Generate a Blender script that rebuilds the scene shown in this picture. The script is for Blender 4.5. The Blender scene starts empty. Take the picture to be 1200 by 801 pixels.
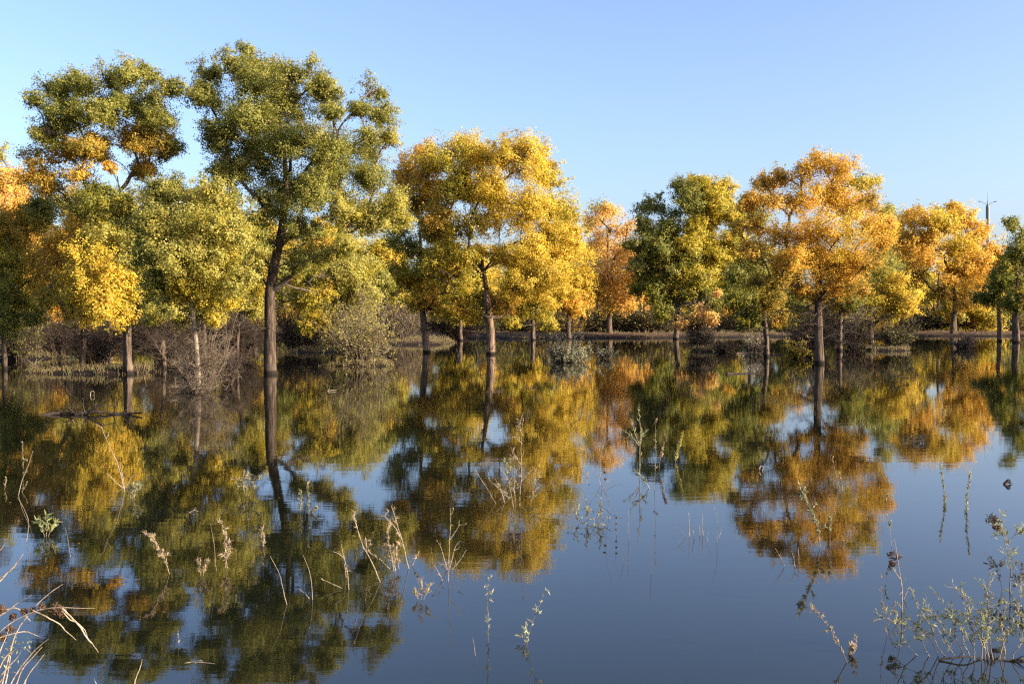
import bpy, math
import numpy as np

S = bpy.context.scene
COL = S.collection
R = math.radians
rng = np.random.default_rng(7)

# ------------------------------------------------------------------ camera, sky, sun, exposure
CAM_H = 2.5
F = 1167.0                       # focal length in pixels of the 1200 px wide photograph
HORIZON = 368.0
PITCH = math.atan((400.5 - HORIZON) / F)
cam = bpy.data.cameras.new('camera')
cam.lens = F / 1200 * 36
cam.sensor_width = 36
cam.clip_start = 0.1
cam.clip_end = 6000
cam_o = bpy.data.objects.new('camera', cam)
COL.objects.link(cam_o)
cam_o.location = (0, 0, CAM_H)
cam_o.rotation_euler = (R(90) - PITCH, 0, 0)
S.camera = cam_o

SUN_AZ, SUN_EL = 111.0, 18.0     # clockwise from the view direction; low sun behind the right shoulder
world = bpy.data.worlds.new('World')
S.world = world
world.use_nodes = True
nt = world.node_tree
bg = nt.nodes['Background']
sky = nt.nodes.new('ShaderNodeTexSky')
sky.sky_type = 'NISHITA'
sky.sun_disc = False
sky.sun_elevation = R(SUN_EL)
sky.sun_rotation = R(SUN_AZ)
sky.air_density = 0.8
sky.dust_density = 3.0
sky.ozone_density = 2.6
tint = nt.nodes.new('ShaderNodeMixRGB'); tint.blend_type = 'MULTIPLY'; tint.inputs[0].default_value = 1.0
tint.inputs[2].default_value = (1.05, 0.99, 1.02, 1)      # white balance of the camera
nt.links.new(sky.outputs[0], tint.inputs[1])
nt.links.new(tint.outputs[0], bg.inputs[0])
bg.inputs[1].default_value = 0.15

sun = bpy.data.lights.new('sun', 'SUN')
sun.energy = 5.0
sun.angle = R(0.5)
sun.color = (1.0, 0.87, 0.68)
sun_o = bpy.data.objects.new('sun', sun)
COL.objects.link(sun_o)
_s = (math.sin(R(SUN_AZ)) * math.cos(R(SUN_EL)), math.cos(R(SUN_AZ)) * math.cos(R(SUN_EL)), math.sin(R(SUN_EL)))
from mathutils import Vector
sun_o.rotation_euler = Vector(_s).to_track_quat('Z', 'Y').to_euler()

S.view_settings.view_transform = 'Standard'
S.view_settings.look = 'None'
S.view_settings.exposure = 1.3
S.view_settings.gamma = 1.0
S.view_settings.use_curve_mapping = False
S.render.engine = 'CYCLES'
S.cycles.max_bounces = 5
S.cycles.diffuse_bounces = 3
S.cycles.glossy_bounces = 3
S.cycles.transmission_bounces = 3
S.cycles.caustics_reflective = False
S.cycles.caustics_refractive = False
S.cycles.use_denoising = False
S.cycles.sample_clamp_indirect = 4.0
S.cycles.pixel_filter_type = 'BLACKMAN_HARRIS'
S.cycles.filter_width = 1.3

# ------------------------------------------------------------------ helpers
def P(px, py, d):
    """world point on the vertical plane Y = d that the photograph shows at pixel px, py"""
    x = (px - 600.0) / F
    z = -(py - 400.5) / F
    c, s = math.cos(PITCH), math.sin(PITCH)
    ry = c + z * s
    rz = -s + z * c
    k = d / ry
    return np.array([x * k, d, CAM_H + rz * k])

def dist(py, z=0.0):
    """distance at which the level z shows at pixel row py"""
    v = -(py - 400.5) / F
    c, s = math.cos(PITCH), math.sin(PITCH)
    return (z - CAM_H) * (c + v * s) / (-s + v * c)

def G(px, py, z=0.0):
    return P(px, py, dist(py, z))

def mesh_obj(name, V, faces, mat, parent=None, cols=None, smooth=False, loop_n=4):
    """V (n,3), faces (m,loop_n) int array -> one mesh object"""
    V = np.asarray(V, dtype=np.float32)
    faces = np.asarray(faces, dtype=np.int32)
    org = np.zeros(3)
    if parent is not None:
        org = np.array(parent.location)
    V = V - org.astype(np.float32)
    me = bpy.data.meshes.new(name)
    n, m = len(V), len(faces)
    me.vertices.add(n)
    me.vertices.foreach_set('co', V.ravel())
    me.loops.add(m * loop_n)
    me.loops.foreach_set('vertex_index', faces.ravel())
    me.polygons.add(m)
    me.polygons.foreach_set('loop_start', np.arange(0, m * loop_n, loop_n, dtype=np.int32))
    if smooth:
        me.polygons.foreach_set('use_smooth', np.ones(m, dtype=bool))
    if cols is not None:
        a = me.color_attributes.new('tint', 'FLOAT_COLOR', 'POINT')
        c4 = np.ones((n, 4), dtype=np.float32)
        c4[:, :3] = cols
        a.data.foreach_set('color', c4.ravel())
    me.update(calc_edges=True)
    me.materials.append(mat)
    o = bpy.data.objects.new(name, me)
    COL.objects.link(o)
    if parent is not None:
        o.parent = parent
    return o

def tag(o, label=None, cat=None, group=None, kind=None):
    if label: o['label'] = label
    if cat: o['category'] = cat
    if group: o['group'] = group
    if kind: o['kind'] = kind
    return o

def thing(name, loc, label, cat, group=None):
    o = bpy.data.objects.new(name, None)
    o.empty_display_size = 0.3
    COL.objects.link(o)
    o.location = tuple(float(v) for v in loc)
    return tag(o, label, cat, group)

def tubes(P_, R_, sides=4):
    """N polylines of K points -> vertices and quads of N tapered tubes (tips closed by their thinness)"""
    P_ = np.asarray(P_, float); R_ = np.asarray(R_, float)
    N, K, _ = P_.shape
    T = np.empty_like(P_)
    T[:, 1:-1] = P_[:, 2:] - P_[:, :-2]
    T[:, 0] = P_[:, 1] - P_[:, 0]
    T[:, -1] = P_[:, -1] - P_[:, -2]
    T /= np.linalg.norm(T, axis=2, keepdims=True) + 1e-9
    mean = T.mean(axis=1)
    ref = np.where(np.abs(mean[:, 2:3]) > 0.7, np.array([[1.0, 0.13, 0]]), np.array([[0.1, 0.05, 1.0]]))
    ref = np.repeat(ref[:, None, :], K, axis=1)
    A = np.cross(T, ref); A /= np.linalg.norm(A, axis=2, keepdims=True) + 1e-9
    B = np.cross(T, A)
    ang = np.linspace(0, 2 * math.pi, sides, endpoint=False)
    V = (P_[:, :, None, :] + R_[:, :, None, None] * (A[:, :, None, :] * np.cos(ang)[None, None, :, None] +
                                                   B[:, :, None, :] * np.sin(ang)[None, None, :, None]))
    idx = np.arange(N * K * sides).reshape(N, K, sides)
    a = idx[:, :-1, :]; b = np.roll(a, -1, axis=2)
    c = idx[:, 1:, :]; d = np.roll(c, -1, axis=2)
    Fq = np.stack([a, b, d, c], axis=-1).reshape(-1, 4)
    return V.reshape(-1, 3), Fq

class MB:
    def __init__(self): self.V = []; self.F = []; self.C = []; self.n = 0
    def add(self, V, Fq, C=None):
        self.V.append(V); self.F.append(Fq + self.n); self.n += len(V)
        if C is not None: self.C.append(C)
        return self
    def tube(self, pts, rad, sides=8):
        V, Fq = tubes(np.asarray([pts]), np.asarray([rad]), sides)
        return self.add(V, Fq)
    def build(self, name, mat, parent=None, smooth=False):
        if not self.V: return None
        return mesh_obj(name, np.concatenate(self.V), np.concatenate(self.F), mat, parent,
                        np.concatenate(self.C) if self.C else None, smooth)

def unit(v):
    return v / (np.linalg.norm(v, axis=-1, keepdims=True) + 1e-9)

def rnd_dir(n, r):
    return unit(r.normal(size=(n, 3)))

def leaves(cent, normal, axis, L, W, cols, fold=0.15):
    """kite-shaped leaves; cent (n,3), normal, axis (n,3) roughly; L, W arrays"""
    n = len(cent)
    normal = unit(normal)
    axis = unit(axis - normal * (axis * normal).sum(1, keepdims=True))
    side = np.cross(normal, axis)
    L = np.broadcast_to(L, n)[:, None]; W = np.broadcast_to(W, n)[:, None]
    v0 = cent - axis * L * 0.5
    v2 = cent + axis * L * 0.5
    v1 = cent + side * W * 0.5 - axis * L * 0.1 + normal * W * fold
    v3 = cent - side * W * 0.5 - axis * L * 0.1 + normal * W * fold
    V = np.stack([v0, v1, v2, v3], 1).reshape(-1, 3)
    Fq = np.arange(n * 4).reshape(n, 4)
    return V, Fq, np.repeat(cols, 4, axis=0)

# ------------------------------------------------------------------ materials
def new_mat(name):
    m = bpy.data.materials.new(name); m.use_nodes = True
    n = m.node_tree; n.nodes.clear()
    out = n.nodes.new('ShaderNodeOutputMaterial')
    return m, n, out

def leaf_mat(name, trans=0.48):
    m, n, out = new_mat(name)
    at = n.nodes.new('ShaderNodeAttribute'); at.attribute_name = 'tint'
    di = n.nodes.new('ShaderNodeBsdfPrincipled')
    di.inputs['Roughness'].default_value = 0.55
    di.inputs['Specular IOR Level'].default_value = 0.35
    tr = n.nodes.new('ShaderNodeBsdfTranslucent')
    mx = n.nodes.new('ShaderNodeMixShader'); mx.inputs[0].default_value = trans
    n.links.new(at.outputs['Color'], di.inputs['Base Color'])
    n.links.new(at.outputs['Color'], tr.inputs['Color'])
    n.links.new(di.outputs[0], mx.inputs[1]); n.links.new(tr.outputs[0], mx.inputs[2])
    n.links.new(mx.outputs[0], out.inputs['Surface'])
    return m

def bark_mat(name, c1, c2, scale=6.0, bump=0.6, zs=0.15, wet=False):
    m, n, out = new_mat(name)
    p = n.nodes.new('ShaderNodeBsdfPrincipled')
    p.inputs['Roughness'].default_value = 0.9
    p.inputs['Specular IOR Level'].default_value = 0.15
    tc = n.nodes.new('ShaderNodeTexCoord')
    mp = n.nodes.new('ShaderNodeMapping'); mp.inputs['Scale'].default_value = (1, 1, zs)
    no = n.nodes.new('ShaderNodeTexNoise'); no.inputs['Scale'].default_value = scale
    no.inputs['Detail'].default_value = 5; no.inputs['Roughness'].default_value = 0.65
    cr = n.nodes.new('ShaderNodeValToRGB')
    cr.color_ramp.elements[0].position = 0.38; cr.color_ramp.elements[0].color = (*c1, 1)
    cr.color_ramp.elements[1].position = 0.66; cr.color_ramp.elements[1].color = (*c2, 1)
    bu = n.nodes.new('ShaderNodeBump'); bu.inputs['Strength'].default_value = bump; bu.inputs['Distance'].default_value = 0.05
    n.links.new(tc.outputs['Object'], mp.inputs['Vector']); n.links.new(mp.outputs[0], no.inputs['Vector'])
    n.links.new(no.outputs['Fac'], cr.inputs[0]); n.links.new(cr.outputs[0], p.inputs['Base Color'])
    if wet:      # soaked bark for a hand's breadth above the flood water
        ge = n.nodes.new('ShaderNodeNewGeometry'); sp = n.nodes.new('ShaderNodeSeparateXYZ')
        mr = n.nodes.new('ShaderNodeMapRange'); mr.inputs['From Min'].default_value = 0.10; mr.inputs['From Max'].default_value = 0.22
        mx = n.nodes.new('ShaderNodeMixRGB'); mx.inputs[1].default_value = (0.018, 0.014, 0.011, 1)
        n.links.new(ge.outputs['Position'], sp.inputs[0]); n.links.new(sp.outputs['Z'], mr.inputs['Value'])
        n.links.new(mr.outputs[0], mx.inputs[0]); n.links.new(cr.outputs[0], mx.inputs[2])
        n.links.new(mx.outputs[0], p.inputs['Base Color'])
    n.links.new(no.outputs['Fac'], bu.inputs['Height']); n.links.new(bu.outputs[0], p.inputs['Normal'])
    n.links.new(p.outputs[0], out.inputs['Surface'])
    return m

M_LEAF = leaf_mat('leaves')
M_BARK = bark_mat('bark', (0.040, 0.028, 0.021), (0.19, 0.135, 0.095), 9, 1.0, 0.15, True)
M_BARK_SUN = bark_mat('sun_toned_bark', (0.085, 0.058, 0.042), (0.34, 0.225, 0.15), 9, 1.0, 0.15, True)  # lighter tan copy of the bark, sunlight on two trunks put into its colour
M_BARK_SHADE = bark_mat('shade_toned_bark', (0.028, 0.02, 0.016), (0.135, 0.095, 0.068), 9, 1.0, 0.15, True)  # darker copy of the bark, shade on the tallest trunk put into its colour
M_LIMB = bark_mat('limb_bark', (0.06, 0.045, 0.035), (0.17, 0.125, 0.09), 7, 0.5, 0.5)
M_TWIG = bark_mat('grey_twigs', (0.09, 0.067, 0.048), (0.21, 0.16, 0.115), 3, 0.0, 1)
M_TWIG_D = bark_mat('brown_twigs', (0.035, 0.025, 0.019), (0.085, 0.060, 0.043), 3, 0.0, 1)
M_STRAW = bark_mat('bleached_stems', (0.20, 0.15, 0.10), (0.46, 0.37, 0.26), 25, 0.1, 1)
M_STEM = bark_mat('pale_bark', (0.17, 0.13, 0.09), (0.36, 0.29, 0.21), 20, 0.2, 1)
M_WET = bark_mat('wet_wood', (0.018, 0.014, 0.012), (0.07, 0.052, 0.04), 8, 0.5, 1)
M_LOG = bark_mat('dry_wood', (0.16, 0.11, 0.075), (0.38, 0.27, 0.19), 12, 0.4, 1)
M_SEED = bark_mat('seed_heads', (0.05, 0.028, 0.018), (0.15, 0.09, 0.055), 60, 0.2, 1)

# ------------------------------------------------------------------ the water
def make_water():
    m, n, out = new_mat('lake_water')
    p = n.nodes.new('ShaderNodeBsdfPrincipled')
    p.inputs['Base Color'].default_value = (0.006, 0.007, 0.004, 1)
    p.inputs['Roughness'].default_value = 0.02
    p.inputs['IOR'].default_value = 1.5
    tc = n.nodes.new('ShaderNodeTexCoord')
    def noise(scale, sx, sy, det, rot=0.0):
        mp = n.nodes.new('ShaderNodeMapping'); mp.inputs['Scale'].default_value = (sx, sy, 1)
        mp.inputs['Rotation'].default_value = (0, 0, rot)
        no = n.nodes.new('ShaderNodeTexNoise'); no.inputs['Scale'].default_value = scale
        no.inputs['Detail'].default_value = det; no.inputs['Roughness'].default_value = 0.5
        n.links.new(tc.outputs['Object'], mp.inputs['Vector']); n.links.new(mp.outputs[0], no.inputs['Vector'])
        return no.outputs['Fac']
    def math_(op, a, b):
        k = n.nodes.new('ShaderNodeMath'); k.operation = op
        for i, v in enumerate((a, b)):
            if isinstance(v, (int, float)): k.inputs[i].default_value = v
            else: n.links.new(v, k.inputs[i])
        return k.outputs[0]
    fine = noise(1.0, 2.2, 9.0, 3.0, 0.12)
    swell = noise(1.0, 0.5, 1.9, 2.0, -0.1)
    patch = noise(1.0, 0.035, 0.10, 2.0, 0.3)
    mr = n.nodes.new('ShaderNodeMapRange')
    mr.inputs['From Min'].default_value = 0.38; mr.inputs['From Max'].default_value = 0.62
    mr.inputs['To Min'].default_value = 0.45; mr.inputs['To Max'].default_value = 1.25
    n.links.new(patch, mr.inputs['Value'])
    h = math_('ADD', math_('MULTIPLY', math_('MULTIPLY', fine, mr.outputs[0]), 0.00045), math_('MULTIPLY', swell, 0.0010))
    bu = n.nodes.new('ShaderNodeBump'); bu.inputs['Strength'].default_value = 1.0; bu.inputs['Distance'].default_value = 1.0
    n.links.new(h, bu.inputs['Height']); n.links.new(bu.outputs[0], p.inputs['Normal'])
    n.links.new(p.outputs[0], out.inputs['Surface'])
    V = [(-900, -60, 0), (900, -60, 0), (900, 700, 0), (-900, 700, 0)]
    o = mesh_obj('water', V, [(0, 1, 2, 3)], m)
    tag(o, 'calm dark blue flood water mirroring the autumn trees', None, kind='structure')
make_water()

# ------------------------------------------------------------------ the ground: one sheet from under the water to the horizon
def fbm(x, y, seed=0):
    s = np.zeros_like(x)
    r = np.random.default_rng(seed)
    for k in range(14):
        a = r.uniform(0, 2 * math.pi); w = 0.05 * 1.45 ** k; ph = r.uniform(0, 6.28)
        s += np.sin((x * math.cos(a) + y * math.sin(a)) * w * 2 + ph) / (1.25 ** k)
    return s / 3.0

MOUNDS = []      # x, y, half width, half depth, top height above the water
def mound(px0, px1, py, h, deep=1.6):
    a, b = G(px0, py), G(px1, py)
    MOUNDS.append(((a[0] + b[0]) / 2, a[1], (b[0] - a[0]) / 2, deep, h))
mound(15, 200, 436, 0.22, 1.8)
mound(-60, 90, 419, 0.25, 3)
mound(372, 470, 428, 0.16, 1.5)
mound(330, 420, 412, 0.2, 2.5)
mound(806, 862, 411, 0.16, 2.2)
mound(1000, 1070, 410, 0.15, 2.5)
mound(440, 540, 402, 0.35, 6)
mound(-80, 60, 404, 0.4, 6)

def height(x, y):
    n = fbm(x, y, 3); n2 = fbm(x * 4, y * 4, 5)
    shore = 102 + 5 * fbm(x * 1.0, np.full_like(x, 3.0), 9) - 12 * np.clip((-x - 35) / 30, 0, 1) + 12 * np.clip((x - 14) / 25, 0, 1)
    t = (y - shore)
    z = -0.55 + 0.06 * n
    bank = 1 / (1 + np.exp(-np.clip(t, -40, 40) / 1.3))
    z = z * (1 - bank) + bank * (0.34 + 0.10 * n + 0.05 * n2)
    # low dyke behind the bank
    c = shore + 34
    z = z + 1.9 * np.exp(-((y - c) / 5.0) ** 2) + np.where(y > c, 0.4 * (1 - np.exp(-((y - c) / 9.0) ** 2)), 0)
    for mx, my, hw, hd, h in MOUNDS:
        q = np.clip(1 - np.abs((x - mx) / hw) ** 2.5, 0, 1) * np.exp(-((y - my) / hd) ** 2)
        z = np.maximum(z, -0.55 + (0.55 + h * (0.8 + 0.5 * n2)) * np.clip(q * 1.6, 0, 1))
    return z

def make_ground():
    m, n, out = new_mat('earth')
    p = n.nodes.new('ShaderNodeBsdfPrincipled'); p.inputs['Roughness'].default_value = 0.95
    p.inputs['Specular IOR Level'].default_value = 0.1
    tc = n.nodes.new('ShaderNodeTexCoord')
    no = n.nodes.new('ShaderNodeTexNoise'); no.inputs['Scale'].default_value = 1.3; no.inputs['Detail'].default_value = 8
    cr = n.nodes.new('ShaderNodeValToRGB'); e = cr.color_ramp.elements
    e[0].position = 0.35; e[0].color = (0.055, 0.038, 0.026, 1)
    e[1].position = 0.68; e[1].color = (0.20, 0.12, 0.07, 1)
    k = e.new(0.55); k.color = (0.13, 0.078, 0.048, 1)
    # darker where the mud is wet, just above the water
    geo = n.nodes.new('ShaderNodeNewGeometry'); sx = n.nodes.new('ShaderNodeSeparateXYZ')
    mr = n.nodes.new('ShaderNodeMapRange')
    mr.inputs['From Min'].default_value = 0.08; mr.inputs['From Max'].default_value = 0.32
    mx = n.nodes.new('ShaderNodeMixRGB'); mx.inputs[1].default_value = (0.022, 0.016, 0.012, 1)
    n.links.new(geo.outputs['Position'], sx.inputs[0]); n.links.new(sx.outputs['Z'], mr.inputs['Value'])
    n.links.new(mr.outputs[0], mx.inputs[0])
    n.links.new(tc.outputs['Object'], no.inputs['Vector']); n.links.new(no.outputs['Fac'], cr.inputs[0])
    n.links.new(cr.outputs[0], mx.inputs[2]); n.links.new(mx.outputs[0], p.inputs['Base Color'])
    n2 = n.nodes.new('ShaderNodeTexNoise'); n2.inputs['Scale'].default_value = 9; n2.inputs['Detail'].default_value = 5
    bu = n.nodes.new('ShaderNodeBump'); bu.inputs['Strength'].default_value = 1; bu.inputs['Distance'].default_value = 0.15
    n.links.new(tc.outputs['Object'], n2.inputs['Vector']); n.links.new(n2.outputs['Fac'], bu.inputs['Height'])
    n.links.new(bu.outputs[0], p.inputs['Normal'])
    n.links.new(p.outputs[0], out.inputs['Surface'])
    ys = np.concatenate([np.linspace(-60, 36, 14), np.arange(37, 180, 0.55), np.geomspace(181, 4500, 50)])
    xs = np.concatenate([-np.geomspace(4500, 91, 26), np.arange(-90, 90.5, 0.9), np.geomspace(91, 4500, 26)])
    X, Y = np.meshgrid(xs, ys)
    Z = height(X, Y)
    V = np.stack([X, Y, Z], -1).reshape(-1, 3)
    i = np.arange(len(ys) * len(xs)).reshape(len(ys), len(xs))
    Fq = np.stack([i[:-1, :-1], i[:-1, 1:], i[1:, 1:], i[1:, :-1]], -1).reshape(-1, 4)
    o = mesh_obj('ground', V, Fq, m, smooth=True)
    tag(o, 'brown leaf-strewn earth bank and mud around the flood water', None, kind='structure')
make_ground()
def gz(x, y):
    return float(height(np.array([float(x)]), np.array([float(y)]))[0])

# ------------------------------------------------------------------ trees
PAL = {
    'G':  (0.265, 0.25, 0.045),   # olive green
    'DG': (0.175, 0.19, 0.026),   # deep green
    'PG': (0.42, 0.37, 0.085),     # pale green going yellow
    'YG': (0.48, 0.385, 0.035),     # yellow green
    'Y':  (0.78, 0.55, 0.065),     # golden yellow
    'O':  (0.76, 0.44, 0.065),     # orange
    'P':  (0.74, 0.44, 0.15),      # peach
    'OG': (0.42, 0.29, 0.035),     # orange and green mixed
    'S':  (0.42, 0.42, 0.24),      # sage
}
MIX = {'G': ('PG', 'DG'), 'DG': ('G', 'YG'), 'PG': ('YG', 'G'), 'YG': ('Y', 'G'), 'Y': ('YG', 'OG'), 'O': ('Y', 'OG'),
       'P': ('O', 'Y'), 'OG': ('O', 'G'), 'S': ('PG', 'G')}

VROT = np.linalg.qr(np.random.default_rng(3).normal(size=(3, 3)))[0]
def foliage(clumps, r, leaf, cover, spread=1.0, droop=0.25, shell=0.5, subs=15, mixp=0.33, void=-0.85):
    """clumps: (centre, rx, rz, colour key) -> leaf arrays and, per clump, the points twigs must reach"""
    Cs, Ns, As, Ls, Ks = [], [], [], [], []
    voff = r.uniform(0, 6.28, 3)
    tips = []
    for c, rx, rz, key in clumps:
        ns = max(5, int(r.integers(subs - 3, subs + 4)))
        rx = rx * r.uniform(0.88, 1.18); rz = rz * r.uniform(0.82, 1.15)
        d = rnd_dir(ns, r)
        rad = r.uniform(shell * 0.5, 1.06, ns)[:, None]
        sc = c + d * rad * np.array([rx, rx, rz]) * 0.92
        tips.append(sc)
        area = math.pi * rx * rz
        n = int(cover * area / (leaf * leaf * 0.5) * 2.0)
        rs = rx * r.uniform(0.38, 0.78, ns) * spread
        wgt = rs ** 2; wgt /= wgt.sum()
        sub = r.choice(ns, size=n, p=wgt)
        nspray = 14
        sd = rnd_dir(ns * nspray, r).reshape(ns, nspray, 3)
        sd[:, :, 2] = sd[:, :, 2] * 0.8 + 0.1
        spr = r.integers(0, nspray, n)
        dirn = sd[sub, spr]
        slen = r.uniform(0.55, 1.45, (ns, nspray))[sub, spr]
        t = r.uniform(0.12, 1.0, n) ** 0.6 * slen
        pos = sc[sub] + dirn * (rs[sub] * t)[:, None] + r.normal(size=(n, 3)) * (rs[sub] * 0.13)[:, None]
        pos[:, 2] -= droop * rs[sub] * t * 0.35
        q = (pos @ VROT.T) / (leaf * 8.0) + voff
        vn = (np.sin(q[:, 0]) * np.cos(q[:, 1] * 0.9) + np.sin(q[:, 1] * 1.1 + 1.3) * np.cos(q[:, 2]) + np.sin(q[:, 2] * 0.9) * np.cos(q[:, 0] * 1.2)
              + 0.8 * np.sin(q[:, 0] * 2.3 + q[:, 1] * 1.9) * np.cos(q[:, 2] * 2.1))
        keep = vn + r.normal(size=n) * 0.35 > void
        pos, sub, spr, dirn, t = pos[keep], sub[keep], spr[keep], dirn[keep], t[keep]; n = len(pos)
        outw = unit(pos - sc[sub]) * 0.75 + unit(pos - c) * 0.45
        nor = unit(outw + r.normal(size=(n, 3)) * 0.5 + np.array([0, 0, 0.15]))
        ax = r.normal(size=(n, 3)) * 0.7 + dirn + np.array([0, 0, -0.5])
        base = np.array(PAL[key])
        alt = np.array([PAL[k] for k in MIX[key]])
        sc_col = np.repeat(base[None], ns, 0)
        w = (r.uniform(size=(ns, 1)) < 0.5) * r.uniform(0.2, 0.8, (ns, 1))
        sc_col = sc_col * (1 - w) + alt[r.integers(0, 2, ns)] * w
        col = sc_col[sub]
        w = (r.uniform(size=(n, 1)) < mixp) * r.uniform(0.4, 1.0, (n, 1))
        col = col * (1 - w) + alt[r.integers(0, 2, n)] * w
        col = col * r.uniform(0.78, 1.2, (n, 1)) * (1 + r.normal(size=(n, 3)) * 0.05)
        Cs.append(pos); Ns.append(nor); As.append(ax); Ks.append(col)
        Ls.append(leaf * r.uniform(0.65, 1.30, n))
    L = np.concatenate(Ls)
    return leaves(np.concatenate(Cs), np.concatenate(Ns), np.concatenate(As), L, L * 0.86,
                  np.clip(np.concatenate(Ks), 0.004, 0.85)), tips

def smooth_path(pts, k, r, wob=0.0):
    """resample a polyline of control points into k points with a little wander"""
    pts = np.asarray(pts, float)
    s = np.concatenate([[0], np.cumsum(np.linalg.norm(np.diff(pts, axis=0), axis=1))])
    t = np.linspace(0, s[-1], k)
    out = np.stack([np.interp(t, s, pts[:, i]) for i in range(3)], 1)
    for _ in range(2):
        out[1:-1] = 0.25 * out[:-2] + 0.5 * out[1:-1] + 0.25 * out[2:]
    if wob:
        w = r.normal(size=(k, 3)) * wob; w[0] = 0; w[-1] = 0
        w[1:-1] = (w[:-2] + w[1:-1] + w[2:]) / 2
        out += w
    return out

def tree(label, trunk_px, d, lobes, rpx, seed, leafpx=1.85, cover=3.5, depth=0.75, base_z=None, back=0.55,
         bark=None, twig_every=1.0, bare=0, name='poplar_tree', group=None, shell=0.5, spread=1.0, subs=15, dead=0, void=-0.85,
         limb_mat=None, min_r=0.0):
    """trunk_px: pixels of the trunk from the ground up at distance d; lobes: (px, py, r_px, colour[, depth_m])"""
    r = np.random.default_rng(seed)
    m = d / F                                    # metres per pixel at that distance
    tp = [P(x, y, d) for x, y in trunk_px]
    if base_z is None:
        base_z = gz(tp[0][0], d)
    tp[0] = tp[0].copy(); tp[0][2] = min(base_z - 0.05, -0.02) if base_z < 0.05 else base_z - 0.05
    root = thing(name, (tp[0][0], tp[0][1], tp[0][2]), label, 'tree', group)
    # give the upper trunk a little lean in depth
    for i in range(1, len(tp)):
        tp[i] = tp[i] + np.array([0, r.uniform(-0.02, 0.02) * (tp[i][2] - tp[0][2]), 0])
    K = 14
    tr = smooth_path(tp, K, r, 0.012 * (tp[-1][2] - tp[0][2]) / 3)
    # clump positions
    xs = [l[0] for l in lobes]
    cx = (min(xs) + max(xs)) / 2; W = max(10, (max(xs) - min(xs)) / 2 + 12)
    clumps = []
    for l in lobes:
        x, y, rp, key = l[:4]
        q = math.sqrt(max(0.05, 1 - ((x - cx) / W) ** 2))
        dz = l[4] if len(l) > 4 else r.uniform(-0.9, 0.5) * W * m * depth * q
        clumps.append((P(x, y, d + dz), rp * m * 1.14, rp * m * 1.0, key))
        if len(l) <= 4 and r.uniform() < back:
            dz2 = dz + (1 if dz < 0 else -1) * r.uniform(0.6, 1.1) * W * m * depth * q
            clumps.append((P(x + r.uniform(-8, 8), y + r.uniform(-4, 8), d + dz2), rp * m * 1.0, rp * m * 0.8, key))
    (V, Fq, C), tips = foliage(clumps, r, leafpx * m, cover, shell=shell, spread=spread, subs=subs, void=void)
    # skeleton: join every clump to the nearest lower point already there
    nodes = [tuple(p) for p in tr]; par = [-1] + list(range(K - 1)); root_of = [-1] * K
    order = sorted(range(len(clumps)), key=lambda i: min(np.linalg.norm(tr - clumps[i][0], axis=1)))
    lo = int(K * 0.42)
    paths = []
    for i in order:
        c = clumps[i][0]
        N = np.array(nodes)
        dd = np.linalg.norm(N - c, axis=1)
        hor = np.linalg.norm(N[:, :2] - c[:2], axis=1)
        cost = dd + 1.4 * np.maximum(0, N[:, 2] - c[2] + 0.45 * hor)
        cost[:lo] += 3.0 * m * 40
        j = int(np.argmin(cost))
        a = N[j]
        L = np.linalg.norm(c - a)
        mid1 = a + (c - a) * 0.35 + np.array([0, 0, 0.06 * L]) + r.normal(size=3) * 0.07 * L
        mid2 = a + (c - a) * 0.7 + np.array([0, 0, 0.08 * L]) + r.normal(size=3) * 0.07 * L
        path = smooth_path([a, mid1, mid2, c], 7, r, 0.02 * L)
        rt = root_of[j] if root_of[j] >= 0 else len(paths)
        ids = [j]
        for q in path[1:]:
            nodes.append(tuple(q)); par.append(ids[-1]); ids.append(len(nodes) - 1); root_of.append(rt)
        paths.append((path, ids, rt, i))
    cnt = np.zeros(len(nodes))
    for path, ids, rt, i in paths:
        cnt[ids[-1]] += 1
    for q in range(len(nodes) - 1, -1, -1):
        if par[q] >= 0: cnt[par[q]] += cnt[q]
    rb = rpx * m
    tot = max(1.0, cnt[0])
    r0 = rb * 0.80 / tot ** 0.5
    rad = np.maximum(r0 * np.maximum(cnt, 0.6) ** 0.5, min_r)
    # trunk mesh with a flared foot
    trad = np.interp(np.arange(K), [0, 1.2, K * 0.45, K - 1], [rb * 1.3, rb * 0.92, rb * 0.74, max(min(rad[K - 1] * 0.8, rb * 0.3), rb * 0.08)])
    sides = 14
    Vt, Ft = tubes(tr[None], trad[None], sides)
    ridge = 1 + 0.09 * r.normal(size=sides)[None, :, None] * np.linspace(1.6, 0.5, K)[:, None, None]
    Vt = (tr[:, None, :] + (Vt.reshape(K, sides, 3) - tr[:, None, :]) * ridge).reshape(-1, 3)
    Vt = Vt + r.normal(size=Vt.shape) * rb * 0.035
    o = mesh_obj('trunk', Vt, Ft, bark or M_BARK, root, smooth=True)
    if dead:
        pass
    limbs = {}
    for path, ids, rt, i in paths:
        mb = limbs.setdefault(rt, MB())
        pr = rad[ids].copy(); pr[0] = min(pr[0], pr[1] * 1.25)
        V1, F1 = tubes(path[None], pr[None], 6)
        mb.add(V1, F1)
        tp_ = tips[i]
        st = path[r.integers(3, 7, len(tp_))]
        L = np.linalg.norm(tp_ - st, axis=1)[:, None]
        pts = np.stack([st, st + (tp_ - st) * 0.35 + r.normal(size=st.shape) * 0.09 * L,
                        st + (tp_ - st) * 0.7 + r.normal(size=st.shape) * 0.09 * L,
                        tp_ + (tp_ - st) * 0.08], 1)
        tr_ = max(r0 * 0.42, 0.16 * m)
        V2, F2 = tubes(pts, np.repeat(np.array([[1.3, 0.9, 0.6, 0.25]]) * tr_, len(pts), 0), 3)
        mb.add(V2, F2)
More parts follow.
